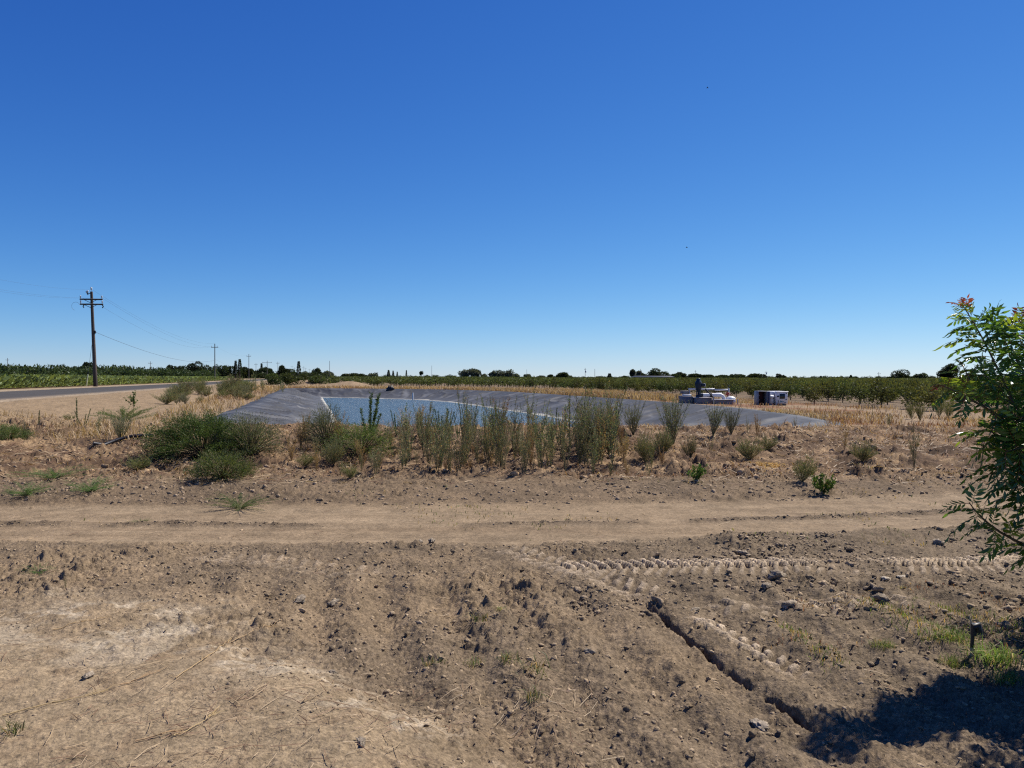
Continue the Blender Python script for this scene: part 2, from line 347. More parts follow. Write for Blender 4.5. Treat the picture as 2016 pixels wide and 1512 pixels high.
def ground_mat():
    m, t, out = mat('soil'); b = N(t, 'ShaderNodeBsdfPrincipled', Roughness=.95); b.inputs['Specular IOR Level'].default_value = .12
    a = N(t, 'ShaderNodeAttribute', attribute_name='tint'); g = N(t, 'ShaderNodeNewGeometry')
    n1 = N(t, 'ShaderNodeTexNoise', Scale=26.0, Detail=7.0, Roughness=.65); n2 = N(t, 'ShaderNodeTexNoise', Scale=2.2, Detail=6.0, Roughness=.6)
    n3 = N(t, 'ShaderNodeTexVoronoi', Scale=60.0)
    for n in (n1, n2, n3): t.links.new(g.outputs['Position'], n.inputs['Vector'])
    def rng(nd, sock, f0, f1, a0, a1):
        r = N(t, 'ShaderNodeMapRange'); r.inputs['From Min'].default_value = f0; r.inputs['From Max'].default_value = f1; r.inputs['To Min'].default_value = a0; r.inputs['To Max'].default_value = a1
        t.links.new(nd.outputs[sock], r.inputs['Value']); return r
    r1 = rng(n1, 'Fac', .3, .7, .62, 1.34); r2 = rng(n2, 'Fac', .3, .7, .82, 1.18)
    mm = N(t, 'ShaderNodeMath', operation='MULTIPLY'); t.links.new(r1.outputs[0], mm.inputs[0]); t.links.new(r2.outputs[0], mm.inputs[1])
    mx = N(t, 'ShaderNodeMix', data_type='RGBA', blend_type='MULTIPLY'); mx.inputs['Factor'].default_value = 1
    t.links.new(a.outputs['Color'], mx.inputs['A']); t.links.new(mm.outputs[0], mx.inputs['B']); t.links.new(mx.outputs['Result'], b.inputs['Base Color'])
    ad = N(t, 'ShaderNodeMath', operation='SUBTRACT'); t.links.new(n1.outputs['Fac'], ad.inputs[0])
    sc = N(t, 'ShaderNodeMath', operation='MULTIPLY'); sc.inputs[1].default_value = .5; t.links.new(n3.outputs['Distance'], sc.inputs[0]); t.links.new(sc.outputs[0], ad.inputs[1])
    bp = N(t, 'ShaderNodeBump', Strength=.45, Distance=.02); t.links.new(ad.outputs[0], bp.inputs['Height']); t.links.new(bp.outputs[0], b.inputs['Normal'])
    n5 = N(t, 'ShaderNodeTexNoise', Scale=85.0, Detail=4.0, Roughness=.7); t.links.new(g.outputs['Position'], n5.inputs['Vector'])
    b2 = N(t, 'ShaderNodeBump', Strength=.7, Distance=.010); t.links.new(n5.outputs['Fac'], b2.inputs['Height']); t.links.new(bp.outputs[0], b2.inputs['Normal']); t.links.new(b2.outputs[0], b.inputs['Normal'])
    n6 = N(t, 'ShaderNodeTexVoronoi', Scale=70.0); t.links.new(g.outputs['Position'], n6.inputs['Vector'])
    sx = N(t, 'ShaderNodeSeparateColor'); t.links.new(n6.outputs['Color'], sx.inputs[0]); r5 = N(t, 'ShaderNodeMapRange'); r5.inputs['From Min'].default_value = 0; r5.inputs['From Max'].default_value = 1; r5.inputs['To Min'].default_value = .72; r5.inputs['To Max'].default_value = 1.28
    t.links.new(sx.outputs[0], r5.inputs['Value']); mz = N(t, 'ShaderNodeMix', data_type='RGBA', blend_type='MULTIPLY'); t.links.new(a.outputs['Alpha'], mz.inputs['Factor']); t.links.new(mx.outputs['Result'], mz.inputs['A']); t.links.new(r5.outputs[0], mz.inputs['B']); t.links.new(mz.outputs['Result'], b.inputs['Base Color'])
    t.links.new(b.outputs[0], out.inputs[0]); return m
M_SOIL = ground_mat()
M_LEAF = foliage('leaves', .32, .012, vary=.3)
M_GLOSSY_LEAF = foliage('glossy_leaves', .42, .04, .28, .0)
M_STRAW = foliage('dry_straw', .25, .02, .5, .1)
M_STEM = plain('stems', (1, 1, 1), .8, var=.1)
M_BARK = plain('bark', (1, 1, 1), .9, var=.25, scale=14, bump=.3)

# ------------------------------------------------------------------ ground, one sheet to the horizon
def build_ground():
    ys = list(np.arange(-9, 2.2, .5)) + list(np.arange(2.2, 3.0, .03)); y = 3.0
    while y < 60000:
        ys.append(y); y += .0042 * y if y < 20 else (.007 * y if y < 26 else (.018 * y if y < 130 else .09 * y))
    ys = np.array(ys)
    u = np.linspace(-1, 1, 1050); e = np.array([1.02, 1.1, 1.25, 1.5, 1.9, 2.5, 3.4, 5, 8, 12]); u = np.concatenate([-e[::-1], u, e])
    wd = .9 + .76 * np.maximum(ys, .6)
    Xg = u[None, :] * wd[:, None]; Yg = np.repeat(ys[:, None], len(u), 1)
    z, k = terrain(Xg, Yg)
    # colour of the earth, by what the earth is
    n1 = fbm(Xg * .8, Yg * .8, 4, 201); n2 = fbm(Xg * 5, Yg * 5, 4, 202); n3 = fbm(Xg * .25, Yg * .25, 3, 203); n4 = fbm(Xg * 14, Yg * 14, 3, 204)
    C = lambda r, g_, b_: np.array([r, g_, b_])
    base = C(.285, .215, .140)
    col = np.broadcast_to(base, Xg.shape + (3,)).copy()
    def mixc(cc, f): nonlocal col; col = col + (np.asarray(cc) - col) * np.clip(f, 0, 1)[..., None]
    mixc(C(.250, .190, .128), k['tilled'] * .8)
    mixc(C(.180, .142, .102), k['tilled'] * sstep(.42, .62, n1) * .6)
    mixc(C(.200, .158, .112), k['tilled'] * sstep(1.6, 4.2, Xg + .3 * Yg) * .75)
    mixc(C(.350, .275, .185), k['mound'] * .85); mixc(C(.43, .35, .25), k['mound'] * sstep(.5, .75, n1) * .6)
    mixc(C(.215, .155, .10), k['mound'] * sstep(.55, .72, n2) * .5)
    # pale crust along the mound's edge
    de = Yg - k['me']; cr = np.exp(-((de + .55) / .5) ** 2) * sstep(.46, .60, fbm(Xg * 2.6, Yg * 2.6, 4, 210)) * (Yg > 2.5)
    mixc(C(.52, .46, .37), cr * sstep(.35, .6, n4) * .6)
    mixc(C(.46, .41, .33), np.exp(-((de + .8) / .7) ** 2) * (Xg < -2.2) * sstep(.45, .65, fbm(Xg * 2, Yg * 3, 4, 211)) * .4)
    mixc(C(.315, .240, .160), k['onroad']); mixc(C(.350, .272, .185), k['onroad'] * sstep(.4, .7, fbm(Xg * .25, Yg * 6, 4, 205)) * .7)
    mixc(C(.225, .165, .108), k['onroad'] * sstep(.55, .75, fbm(Xg * .2, Yg * 11, 3, 206)) * .45); mixc(C(.17, .13, .09), k['strip'] * .9)
    mixc(C(.225, .168, .112), k['verge']); mixc(C(.175, .132, .090), k['verge'] * sstep(.4, .7, n1))
    mixc(C(.255, .172, .105), k['berm'] * .9); mixc(C(.42, .30, .18), k['berm'] * sstep(.5, .66, n2) * .75); mixc(C(.115, .073, .048), k['berm'] * sstep(.40, .60, fbm(Xg * 2.2, Yg * 2.2, 4, 231)) * .75); mixc(C(.10, .068, .048), k['berm'] * sstep(.55, .68, n4) * .6)
    mixc(C(.33, .245, .16), k['out'] * .9); mixc(C(.25, .12, .065), k['out'] * sstep(.58, .72, fbm(Xg * .3, Yg * .3, 3, 220)) * (Xg > 3) * .8)
    mixc(C(.315, .235, .150), sstep(9, 4, np.abs(k['q'] - 2)) * (k['q'] > 0) * sstep(16, 22, Yg) * .9)
    mixc(C(.40, .33, .245), ((np.abs(k['q'] - .5) < .7) | (np.abs(k['q'] + 8.4) < 1.2)) * (Yg > 14) * .8)
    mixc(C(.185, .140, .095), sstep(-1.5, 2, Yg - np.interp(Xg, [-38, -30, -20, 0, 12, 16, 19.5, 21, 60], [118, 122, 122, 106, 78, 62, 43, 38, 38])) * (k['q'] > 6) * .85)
    mixc(C(.07, .085, .04), sstep(300, 700, Yg) * .8)
    mixc(C(.62, .51, .39), k['lug'] * .95); mixc(C(.33, .255, .175), k['comp'] * (1 - k['lug']) * .2)
    mixc(C(.15, .115, .08), k['slit'] * .6)
    col *= np.array([.755, .72, .67]) * (.80 + .40 * n2)[..., None] * (.90 + .2 * n4)[..., None] * (.92 + .16 * n3)[..., None]
    r, c = Xg.shape; i = np.arange(r - 1)[:, None] * c + np.arange(c - 1)[None, :]
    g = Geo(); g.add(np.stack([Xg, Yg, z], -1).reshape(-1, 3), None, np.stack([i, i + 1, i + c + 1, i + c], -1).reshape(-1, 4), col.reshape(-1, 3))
    g.alpha = 1 - .85 * k['onroad'] - .4 * k['mound']
    tag(g.build('ground', M_SOIL, None, False), 'bare brown farm soil with dirt road, tyre tracks and earth bank', 'ground', kind='structure')
build_ground()

# ------------------------------------------------------------------ asphalt road
def build_road():
    ys = np.concatenate([np.arange(-30, 120, 1.5), np.arange(120, 900, 12.0)]); us = np.linspace(0, 1, 25)
    Y, U = np.meshgrid(ys, us, indexing='ij')
    X = lerp(XN0, XF0, U) + RS * Y; wob = (fbm(Y * .5, U * 0 + 3, 2, 51) - .5) * .25
    X = X + wob * ((U < .01) * 1.0 - (U > .99) * 1.0)
    Z = road_z(Y) - .062 + .07 * (1 - (2 * U - 1) ** 4)
    col = np.full(Y.shape + (3,), .062) * np.array([1.08, 1, .94]); col *= (.9 + .25 * fbm(X * 2, Y * .3, 3, 52))[..., None]
    e = np.maximum(np.exp(-(U / .05) ** 2), np.exp(-((1 - U) / .05) ** 2))[..., None] * .55
    col = col + (np.array([.28, .22, .16]) - col) * e
    r, c = Y.shape; i = np.arange(r - 1)[:, None] * c + np.arange(c - 1)[None]
    g = Geo(); g.add(np.stack([X, Y, Z], -1).reshape(-1, 3), None, np.stack([i, i + c, i + c + 1, i + 1], -1).reshape(-1, 4), col.reshape(-1, 3))
    tag(g.build('road', plain('asphalt', (1, 1, 1), 1.0, var=.12, scale=20, spec=.1), None, True), 'grey asphalt road running away past the crop field', 'road', kind='structure')
build_road()

# ------------------------------------------------------------------ pond: liner and water
WZ = -.5
def build_pond():
    P = POUT; n = len(P); Tn = unit(np.roll(P, -1, 0) - np.roll(P, 1, 0)); In = np.stack([-Tn[:, 1], Tn[:, 0]], 1)
    area = np.sum(P[:, 0] * np.roll(P[:, 1], -1) - np.roll(P[:, 0], -1) * P[:, 1])
    if area < 0: In = -In
    for _ in range(420): In = unit((np.roll(In, 1, 0) + In * 2 + np.roll(In, -1, 0)) / 4)
    wS = np.interp(P[:, 0] - RS * P[:, 1], [-4, 0, 14, 20], [4.0, 4.2, 5.6, 5.8])
    for _ in range(30): wS = (np.roll(wS, 1) + wS * 2 + np.roll(wS, -1)) / 4
    s = np.arange(n) * .16
    ts = np.concatenate([[-.16, -.13, -.09, -.04], np.linspace(0, 1.06, 56), [1.15, 1.3]])
    S, T = np.meshgrid(s, ts, indexing='ij')
    W = wS[:, None]; X = P[:, 0:1] + In[:, 0:1] * T * W; Y = P[:, 1:2] + In[:, 1:2] * T * W
    edge = .18 * (fbm(S * .5, T * 0, 3, 301) - .5); X = X + In[:, 0:1] * edge * (T < 0); Y = Y + In[:, 1:2] * edge * (T < 0)
    Z = CREST - .95 * np.clip(T, 0, 9) + .02 * np.exp(-(T / .1) ** 2)
    sl = S + T * W * .85 + .25 * (fbm(S * .2, T * .8, 2, 310) - .5) * 3                                        # wrinkles run slantwise down the bank
    rd = lambda f, o, sd_, p: (1 - np.abs(2 * vnoise(sl * f + o, T * 1.1, sd_) - 1)) ** p
    wr = rd(.75, 0, 302, 8) * .10 + rd(.3, 4, 303, 14) * .09 + rd(1.35, 9, 309, 6) * .03
    Z = Z + wr * sstep(-.02, .22, T) * (1 - .88 * sstep(.62, .85, T)) - .05 * sstep(-.02, -.14, T)
    Z = np.where(T < -.05, np.maximum(Z, gz(X, Y, False) + .015 - .05 * (T < -.14)), Z)
    col = np.full(X.shape + (3,), 1.0) * np.array([.046, .0465, .049])
    col *= (.86 + .28 * fbm(sl * 1.1, T * .5, 4, 305))[..., None] * (1 - .2 * rd(1.2, 2, 312, 10))[..., None]  # slanting creases darkened, their shade put into the colour
    d = np.clip(T, 0, 1)[..., None] ** 2 * .15; col = col + (np.array([.26, .26, .25]) - col) * d     # dust settles towards the waterline
    sc = sstep(.60, .70, fbm(sl * .7, T * 2.0, 3, 306))[..., None] * .15; col = col + (np.array([.33, .33, .33]) - col) * sc
    ln_ = np.maximum(rd(.55, 21, 315, 40), rd(.9, 33, 316, 50) * .7)[..., None] * .55; col = col + (np.array([.20, .20, .20]) - col) * ln_       # pale dust lines, also painting in the light on wrinkles
    fold_shade = rd(.33, 51, 317, 60)[..., None] * .6; col = col * (1 - fold_shade * .6)                                                            # dark lines, shade of the wrinkles put into the colour
    bandh = WZ + .005 + .075 * fbm(S * .8, T * 0 + 8, 3, 307) ** 1.5
    band = (1 - sstep(bandh - .02, bandh + .03, Z))[..., None]; col = col + (np.array([.44, .42, .35]) * (.8 + .4 * fbm(S * 2, T * 9, 3, 308))[..., None] - col) * band * .92
    k = len(ts); i = np.arange(n)[:, None] * k + np.arange(k - 1)[None]; j = (np.arange(n)[:, None] + 1) % n * k + np.arange(k - 1)[None]
    g = Geo(); g.add(np.stack([X, Y, Z], -1).reshape(-1, 3), None, np.stack([i, j, j + 1, i + 1], -1).reshape(-1, 4), col.reshape(-1, 3))
    m = plain('liner_plastic', (1, 1, 1), .62, var=.12, scale=2.5, spec=.22)
    tag(g.build('pond_liner', m, None, True), 'wrinkled dark grey plastic liner on the banks of the pond', 'pond liner')
    # water
    C0 = P + In * (wS * .5)[:, None]; cc = np.array([-5.5, 52.0]); g = Geo()
    V = np.vstack([np.column_stack([C0, np.full(n, WZ)]), [[cc[0], cc[1], WZ]]])
    # strips between opposite banks keep the sheet flat and its outline true
    g.add(V, [(a, (a + 1) % n, n) for a in range(n)], None, (1, 1, 1))
    m, t, out = mat('pond_water'); b = N(t, 'ShaderNodeBsdfPrincipled', Roughness=.32, IOR=1.33); b.inputs['Base Color'].default_value = (.078, .118, .138, 1)
    tc = N(t, 'ShaderNodeNewGeometry'); mp = N(t, 'ShaderNodeMapping'); mp.inputs['Rotation'].default_value = (0, 0, math.radians(22)); mp.inputs['Scale'].default_value = (.8, 2.2, 1)
    nz = N(t, 'ShaderNodeTexNoise', Scale=1.5, Detail=4.0, Roughness=.6); n2 = N(t, 'ShaderNodeTexNoise', Scale=5.5, Detail=3.0)
    t.links.new(tc.outputs['Position'], mp.inputs[0])
    for q_ in (nz, n2): t.links.new(mp.outputs[0], q_.inputs['Vector'])
    ad = N(t, 'ShaderNodeMath', operation='ADD'); t.links.new(nz.outputs['Fac'], ad.inputs[0]); t.links.new(n2.outputs['Fac'], ad.inputs[1])
    bp = N(t, 'ShaderNodeBump', Strength=1.0, Distance=.20); t.links.new(ad.outputs[0], bp.inputs['Height']); t.links.new(bp.outputs[0], b.inputs['Normal']); t.links.new(b.outputs[0], out.inputs[0])
    tag(g.build('water', m), 'rippled blue pond water', 'water', kind='structure')
build_pond()

# ------------------------------------------------------------------ plants: builders
def plant(rng, H=1.0, nst=8, spread=.35, nb=6, bl=.3, per=26, ll=.05, lw=.008, up=.6, col=(.06, .09, .035), brown=0.0, bcol=(.26, .17, .08), r0=.006, top=(1, 1, 1), curve=.25, lfrom=.1, stemcol=(.16, .14, .07)):
    """a many-stemmed weed: returns (stems, leaves)"""
    gs, gl = Geo(), Geo(); P, D, Cc, Ls = [], [], [], []
    for k in range(nst):
        an = rng.uniform(0, 6.283); tilt = spread * math.sqrt(rng.uniform(.02, 1)); h = H * rng.uniform(.6, 1.0) * (1 - .25 * tilt)
        d0 = np.array([math.cos(an) * tilt, math.sin(an) * tilt, 1.0]); d0 /= np.linalg.norm(d0)
        t = np.linspace(0, 1, 6)[:, None]
        bendv = np.array([math.cos(an), math.sin(an), 0]) * curve * rng.uniform(-.6, 1.0) + rng.normal(size=3) * .06
        pts = d0 * h * t + bendv * h * t * t * .5 + rng.normal(size=3) * .01 * t
        gs.tube(pts, np.linspace(r0, r0 * .35, 6), 3, stemcol, False)
        lines = [(pts, lfrom)]
        for b in range(nb):
            f = rng.uniform(.15, .92); p0 = np.array([np.interp(f, t[:, 0], pts[:, q]) for q in range(3)])
            a2 = rng.uniform(0, 6.283); dd = unit(d0 * up + np.array([math.cos(a2), math.sin(a2), .25]) * (1 - up * .6))
            L = bl * H * (1.15 - f) * rng.uniform(.6, 1.2); s = np.linspace(0, 1, 4)[:, None]
            bp_ = p0 + dd * L * s + np.array([0, 0, 1]) * L * .25 * s * s
            gs.tube(bp_, np.linspace(r0 * .5, r0 * .2, 4), 3, stemcol, False); lines.append((bp_, .12))
        for ln, f0 in lines:
            L = np.linalg.norm(ln[-1] - ln[0]); m = max(3, int(per * L / max(H, .01) * rng.uniform(.8, 1.2))); f = rng.uniform(f0, 1, m); xs = np.linspace(0, 1, len(ln))
            p = np.stack([np.interp(f, xs, ln[:, q]) for q in range(3)], 1); dr = unit(ln[-1] - ln[0])
            P.append(p); D.append(unit(dr * up + unit(rng.normal(size=(m, 3))) * .9))
    P = np.concatenate(P); D = np.concatenate(D); m = len(P); kz = H / np.percentile(P[:, 2], 98.5); P = P * kz; gs.v = [v * kz for v in gs.v]
    hh = np.clip(P[:, 2] / H, 0, 1)[:, None]
    c = np.asarray(col) * rng.uniform(.65, 1.35, (m, 1)) * (1 + (np.asarray(top) - 1) * hh)
    if brown > 0:
        f = (rng.uniform(size=(m, 1)) < brown * (1.35 - hh)).astype(float); c = c * (1 - f) + np.asarray(bcol) * rng.uniform(.6, 1.4, (m, 1)) * f
    leaves(gl, P, D, ll * rng.uniform(.6, 1.3, m), lw * rng.uniform(.7, 1.3, m), c, rng)
    return gs, gl
def dome(rng, R=1.2, H=1.0, n=5200, ll=.06, lw=.014, col=(.065, .115, .034), tipc=(.11, .17, .055)):
    """a dense rounded tumbleweed: stems fan out of one foot, leafy shoots fill the crown's outer half"""
    gs, gl = Geo(), Geo(); P, D, Cc = [], [], []
    for k in range(260):
        d = unit(np.array([rng.normal(), rng.normal(), abs(rng.normal()) * .9 + .12])); lump = .78 + .45 * float(fbm(np.array([d[0] * 2.1 + 5]), np.array([d[1] * 2.1 + d[2]]), 3, 400)[0])
        e = d * np.array([R, R, H]) * lump * rng.uniform(.75, 1.08); t = np.linspace(0, 1, 5)[:, None]
        pts = e * t + np.array([0, 0, .12]) * H * np.sin(t * math.pi) + rng.normal(size=3) * .05 * t
        if k < 120: gs.tube(pts, np.linspace(.012, .003, 5), 3, (.15, .11, .06), False)
        m = n // 260; f = rng.uniform(.45, 1.0, m) ** .7; p = np.stack([np.interp(f, t[:, 0], pts[:, q]) for q in range(3)], 1) + rng.normal(size=(m, 3)) * .05
        P.append(p); D.append(unit(d + rng.normal(size=(m, 3)) * .65 + np.array([0, 0, .25]))); Cc.append(np.asarray(col) + (np.asarray(tipc) - np.asarray(col)) * rng.uniform(0, 1, (m, 1)) * (f[:, None] > .8))
    P = np.concatenate(P); P[:, 2] = np.maximum(P[:, 2], .02); D = np.concatenate(D); m = len(P)
    leaves(gl, P, D, ll * rng.uniform(.6, 1.4, m), lw * rng.uniform(.7, 1.3, m), np.concatenate(Cc) * rng.uniform(.7, 1.3, (m, 1)), rng)
    return gs, gl
def spires(rng, H=1.0, n=5, spread=.25, col=(.060, .095, .036)):
    gs, gl = Geo(), Geo(); P, D = [], []
    for k in range(n):
        an = rng.uniform(0, 6.28); tl = spread * rng.uniform(.2, 1); h = H * rng.uniform(.55, 1); t = np.linspace(0, 1, 6)[:, None]
        e = np.array([math.cos(an) * tl * h, math.sin(an) * tl * h, h]); pts = e * t + np.array([math.cos(an), math.sin(an), 0]) * tl * h * .6 * (np.sqrt(t) - t)
        gs.tube(pts, np.linspace(.010, .004, 6), 4, (.10, .12, .05), False)
        m = int(230 * h); f = rng.uniform(.18, 1, m); p = np.stack([np.interp(f, t[:, 0], pts[:, q]) for q in range(3)], 1)
        a = rng.uniform(0, 6.28, m); P.append(p); D.append(np.stack([np.cos(a) * .75, np.sin(a) * .75, np.full(m, .9)], 1))
    P = np.concatenate(P); D = np.concatenate(D); m = len(P)
    leaves(gl, P, D, .052 * rng.uniform(.6, 1.2, m), .012, np.asarray(col) * rng.uniform(.7, 1.4, (m, 1)), rng)
    return gs, gl
def mat_weed(rng, R=1.0, H=.18, n=1500, col=(.105, .16, .055), ll=.06, lw=.012):
    """a low sprawling weed"""
    gs, gl = Geo(), Geo(); P, D = [], []
    for k in range(46):
        an = rng.uniform(0, 6.28); L = R * rng.uniform(.4, 1); t = np.linspace(0, 1, 5)[:, None]
        pts = np.array([math.cos(an) * L, math.sin(an) * L * .6, 0]) * t + np.array([0, 0, 1]) * H * rng.uniform(.4, 1) * np.sqrt(t) + rng.normal(size=3) * .03 * t
        gs.tube(pts, np.linspace(.005, .002, 5), 3, (.16, .13, .07), False)
        m = n // 46; f = rng.uniform(.1, 1, m); p = np.stack([np.interp(f, t[:, 0], pts[:, q]) for q in range(3)], 1) + rng.normal(size=(m, 3)) * .02
        P.append(p); D.append(unit(np.array([math.cos(an) * .5, math.sin(an) * .5, .7]) + rng.normal(size=(m, 3)) * .6))
    P = np.concatenate(P); P[:, 2] = np.maximum(P[:, 2], .01); D = np.concatenate(D); m = len(P)
    leaves(gl, P, D, ll * rng.uniform(.6, 1.3, m), lw, np.asarray(col) * rng.uniform(.65, 1.4, (m, 1)), rng)
    return gs, gl
def grass(rng, n=70, H=.28, R=.10, W=.008, lean=.5, col=(.10, .16, .04), dry=.2, dcol=(.42, .32, .17), g=None, base=None):
    """bent blades; base gives the foot of each blade"""
    g = g or Geo()
    B = base if base is not None else np.column_stack([rng.normal(size=(n, 2)) * R * .6, np.zeros(n)]); n = len(B)
    a = rng.uniform(0, 6.283, n); l = lean * rng.uniform(.15, 1.2, n); h = H * rng.uniform(.45, 1.15, n)
    dx, dy = np.cos(a) * l, np.sin(a) * l; s = np.stack([-np.sin(a + rng.normal(size=n) * .8), np.cos(a), np.zeros(n)], 1); w_ = (W * rng.uniform(.7, 1.3, n))[:, None]
    m1 = B + np.stack([dx * h * .35, dy * h * .35, h * .6], 1); tp = B + np.stack([dx * h, dy * h, h * (1 - .35 * l)], 1)
    V = np.stack([B - s * w_ * .5, B + s * w_ * .5, m1 + s * w_ * .42, m1 - s * w_ * .42, tp], 1).reshape(-1, 3)
    i = np.arange(n)[:, None] * 5; c = np.asarray(col) * rng.uniform(.65, 1.4, (n, 1)); f = (rng.uniform(size=(n, 1)) < dry).astype(float)
    c = c * (1 - f) + np.asarray(dcol) * rng.uniform(.7, 1.25, (n, 1)) * f
    g.add(V, i + np.array([2, 4, 3]), i + np.array([0, 1, 2, 3]), np.repeat(c, 5, 0)); return g

PROTO = {}
def proto(key, fn):
    """the two meshes of one kind of plant, made once"""
    if key not in PROTO:
        gs, gl = fn(); PROTO[key] = (gs.mesh('stems', M_STEM), gl.mesh('foliage', M_LEAF))
    return PROTO[key]
def put(name, key, x, y, sc, rz, label, cat, group=None, sink=.02, sxy=None):
    ms, ml = PROTO[key]
    o = empty(name, (x, y, gz1(x, y) - sink), rz); o.scale = (sxy or sc, sxy or sc, sc)
    for nm, m in (('stems', ms), ('foliage', ml)):
        c = bpy.data.objects.new(nm, m); COL.objects.link(c); c.parent = o
    return tag(o, label, cat, group)
r_ = np.random.default_rng
GG = (.155, .190, .115)          # dusty grey green
for k in range(4):
    proto(f'thin{k}', lambda: plant(r_(20 + k), 1.0, 4 + k, .16 + .05 * k, 9, .26, 46, .05, .009, .75, (.150, .190, .105), .32, (.40, .28, .15), top=(.9, 1.0, .85)))
    proto(f'thindry{k}', lambda: plant(r_(40 + k), 1.0, 6, .22, 8, .30, 90, .05, .009, .7, (.30, .20, .10), .0, stemcol=(.30, .19, .10)))
for k in range(3):
    proto(f'broom{k}', lambda: plant(r_(60 + k), 1.0, 20, .50, 9, .30, 42, .045, .009, .75, GG, .12, (.25, .18, .09), curve=.12, lfrom=.35))
    proto(f'kochia{k}', lambda: plant(r_(70 + k), 1.0, 30, 1.3, 10, .36, 80, .05, .011, .6, (.125, .155, .070), .32, (.30, .20, .10), curve=.45))
    proto(f'spire{k}', lambda: spires(r_(80 + k), 1.0, 6 + k, .60))
    proto(f'mat{k}', lambda: mat_weed(r_(90 + k), 1.45, 1.0, 4600))
    proto(f'fuzzy{k}', lambda: plant(r_(100 + k), 1.0, 18, .9, 9, .4, 90, .06, .010, .4, (.135, .165, .055), .2, (.30, .22, .10), curve=.3))
proto('dome0', lambda: dome(r_(110), 1.10, 1.08, 46000, ll=.038, lw=.011)); proto('domeg', lambda: dome(r_(117), 1.0, 1.0, 9000, col=(.115, .14, .075), tipc=(.18, .20, .12), ll=.05, lw=.010)); proto('domey', lambda: dome(r_(118), 1.0, .9, 9000, col=(.085, .12, .038), tipc=(.15, .19, .06), ll=.05, lw=.011)); proto('dome1', lambda: dome(r_(111), 1.0, .8, 10000, col=(.085, .12, .045), tipc=(.16, .18, .07)))
proto('spire_one', lambda: spires(r_(112), 1.0, 1, .05)); proto('spire_two', lambda: spires(r_(113), 1.0, 3, .45))
proto('leafy', lambda: plant(r_(114), 1.0, 2, .1, 5, .35, 70, .09, .045, .4, (.07, .115, .035), 0.0, lfrom=.35))
proto('smallgreen', lambda: plant(r_(115), 1.0, 7, .8, 4, .4, 60, .16, .07, .3, (.085, .15, .035), .05, curve=.3))
proto('twiggy', lambda: plant(r_(116), 1.0, 12, .8, 9, .45, 16, .05, .008, .4, (.36, .27, .19), .0, stemcol=(.36, .27, .20), curve=.3))

def weed_px(name, key, px, pbase, ptop, label, cat='weed', group=None, wide=1.0):
    """stand a plant with its foot at one pixel of the photo, as tall as it is there"""
    x, y = spot(px, pbase); h = (pbase - ptop) / F * y
    return put(name, key, x, y, h, RNG.uniform(0, 6.28), label, cat, group, sxy=h * wide)

# the big bushes at the left of the bank
x, y = spot(396, 914); y += .6; x = (402 - 1008) / F * y
put('tumbleweed_bush', 'dome0', x, y, .80, .4, 'big dense green rounded bush on the bank left of the pond', 'bush', sxy=1.08)
weed_px('tumbleweed_bush', 'dome1', 440, 942, 872, 'lower yellowish green bush sprawling at the foot of the big green bush', 'bush', wide=1.0)
weed_px('kochia_bush', 'domeg', 492, 902, 812, 'grey green bush with brown base touching the right side of the big green bush', 'bush', wide=.8)
weed_px('kochia_bush', 'kochia1', 432, 905, 850, 'dull grey green shoots in front of the big green bush', 'bush', wide=.8)
weed_px('kochia_bush', 'domeg', 642, 884, 794, 'silvery grey bush covering the left shore of the pond', 'bush', wide=.62)
weed_px('kochia_bush', 'domey', 712, 896, 822, 'yellow green bush in front of the pond under the tall dark spires', 'bush', wide=1.0)
weed_px('dry_bush', 'thindry0', 668, 892, 826, 'rusty brown dry stems between the silvery bush and the yellow green bush', 'weed', wide=1.2)
weed_px('kochia_bush', 'kochia1', 655, 918, 868, 'blue green weed clump below the silvery grey bush', 'bush', wide=.8)
weed_px('weed', 'thin0', 738, 938, 880, 'thin green weed at the foot of the yellow green bush', wide=1.2)
weed_px('weed', 'fuzzy0', 600, 925, 895, 'small yellowish weed on the bank left of the blue green clump', wide=1.2)
weed_px('weed', 'fuzzy1', 692, 945, 915, 'low tan weed at the bottom of the bank below the blue green clump', wide=1.2)
weed_px('spire_weed', 'spire1', 726, 866, 768, 'tallest cluster of dark green spires standing against the water', wide=1.5)
weed_px('spire_weed', 'spire0', 783, 864, 806, 'short dark spires beside pale dead twigs before the water', wide=1.0)
weed_px('spire_weed', 'spire2', 872, 864, 798, 'cluster of dark spires before the middle of the water', wide=1.2)
weed_px('spire_weed', 'spire_two', 902, 862, 810, 'small leaning spires right of the middle spire cluster', wide=1.0)
weed_px('spire_weed', 'spire_one', 984, 862, 806, 'single spire before the right part of the water', wide=1.0)
weed_px('spire_weed', 'spire_one', 1094, 862, 800, 'thin spire where the water ends at the far bank', wide=1.0)
weed_px('spire_weed', 'spire_one', 1121, 866, 768, 'tallest lone spire rising above the far liner', wide=.7)
weed_px('dead_weed', 'twiggy', 812, 862, 800, 'pale grey dead twigs before the water', 'weed', wide=.9)
weed_px('dead_weed', 'twiggy', 770, 862, 822, 'small whitish dead twigs left of the short dark spires', 'weed', wide=1.1)
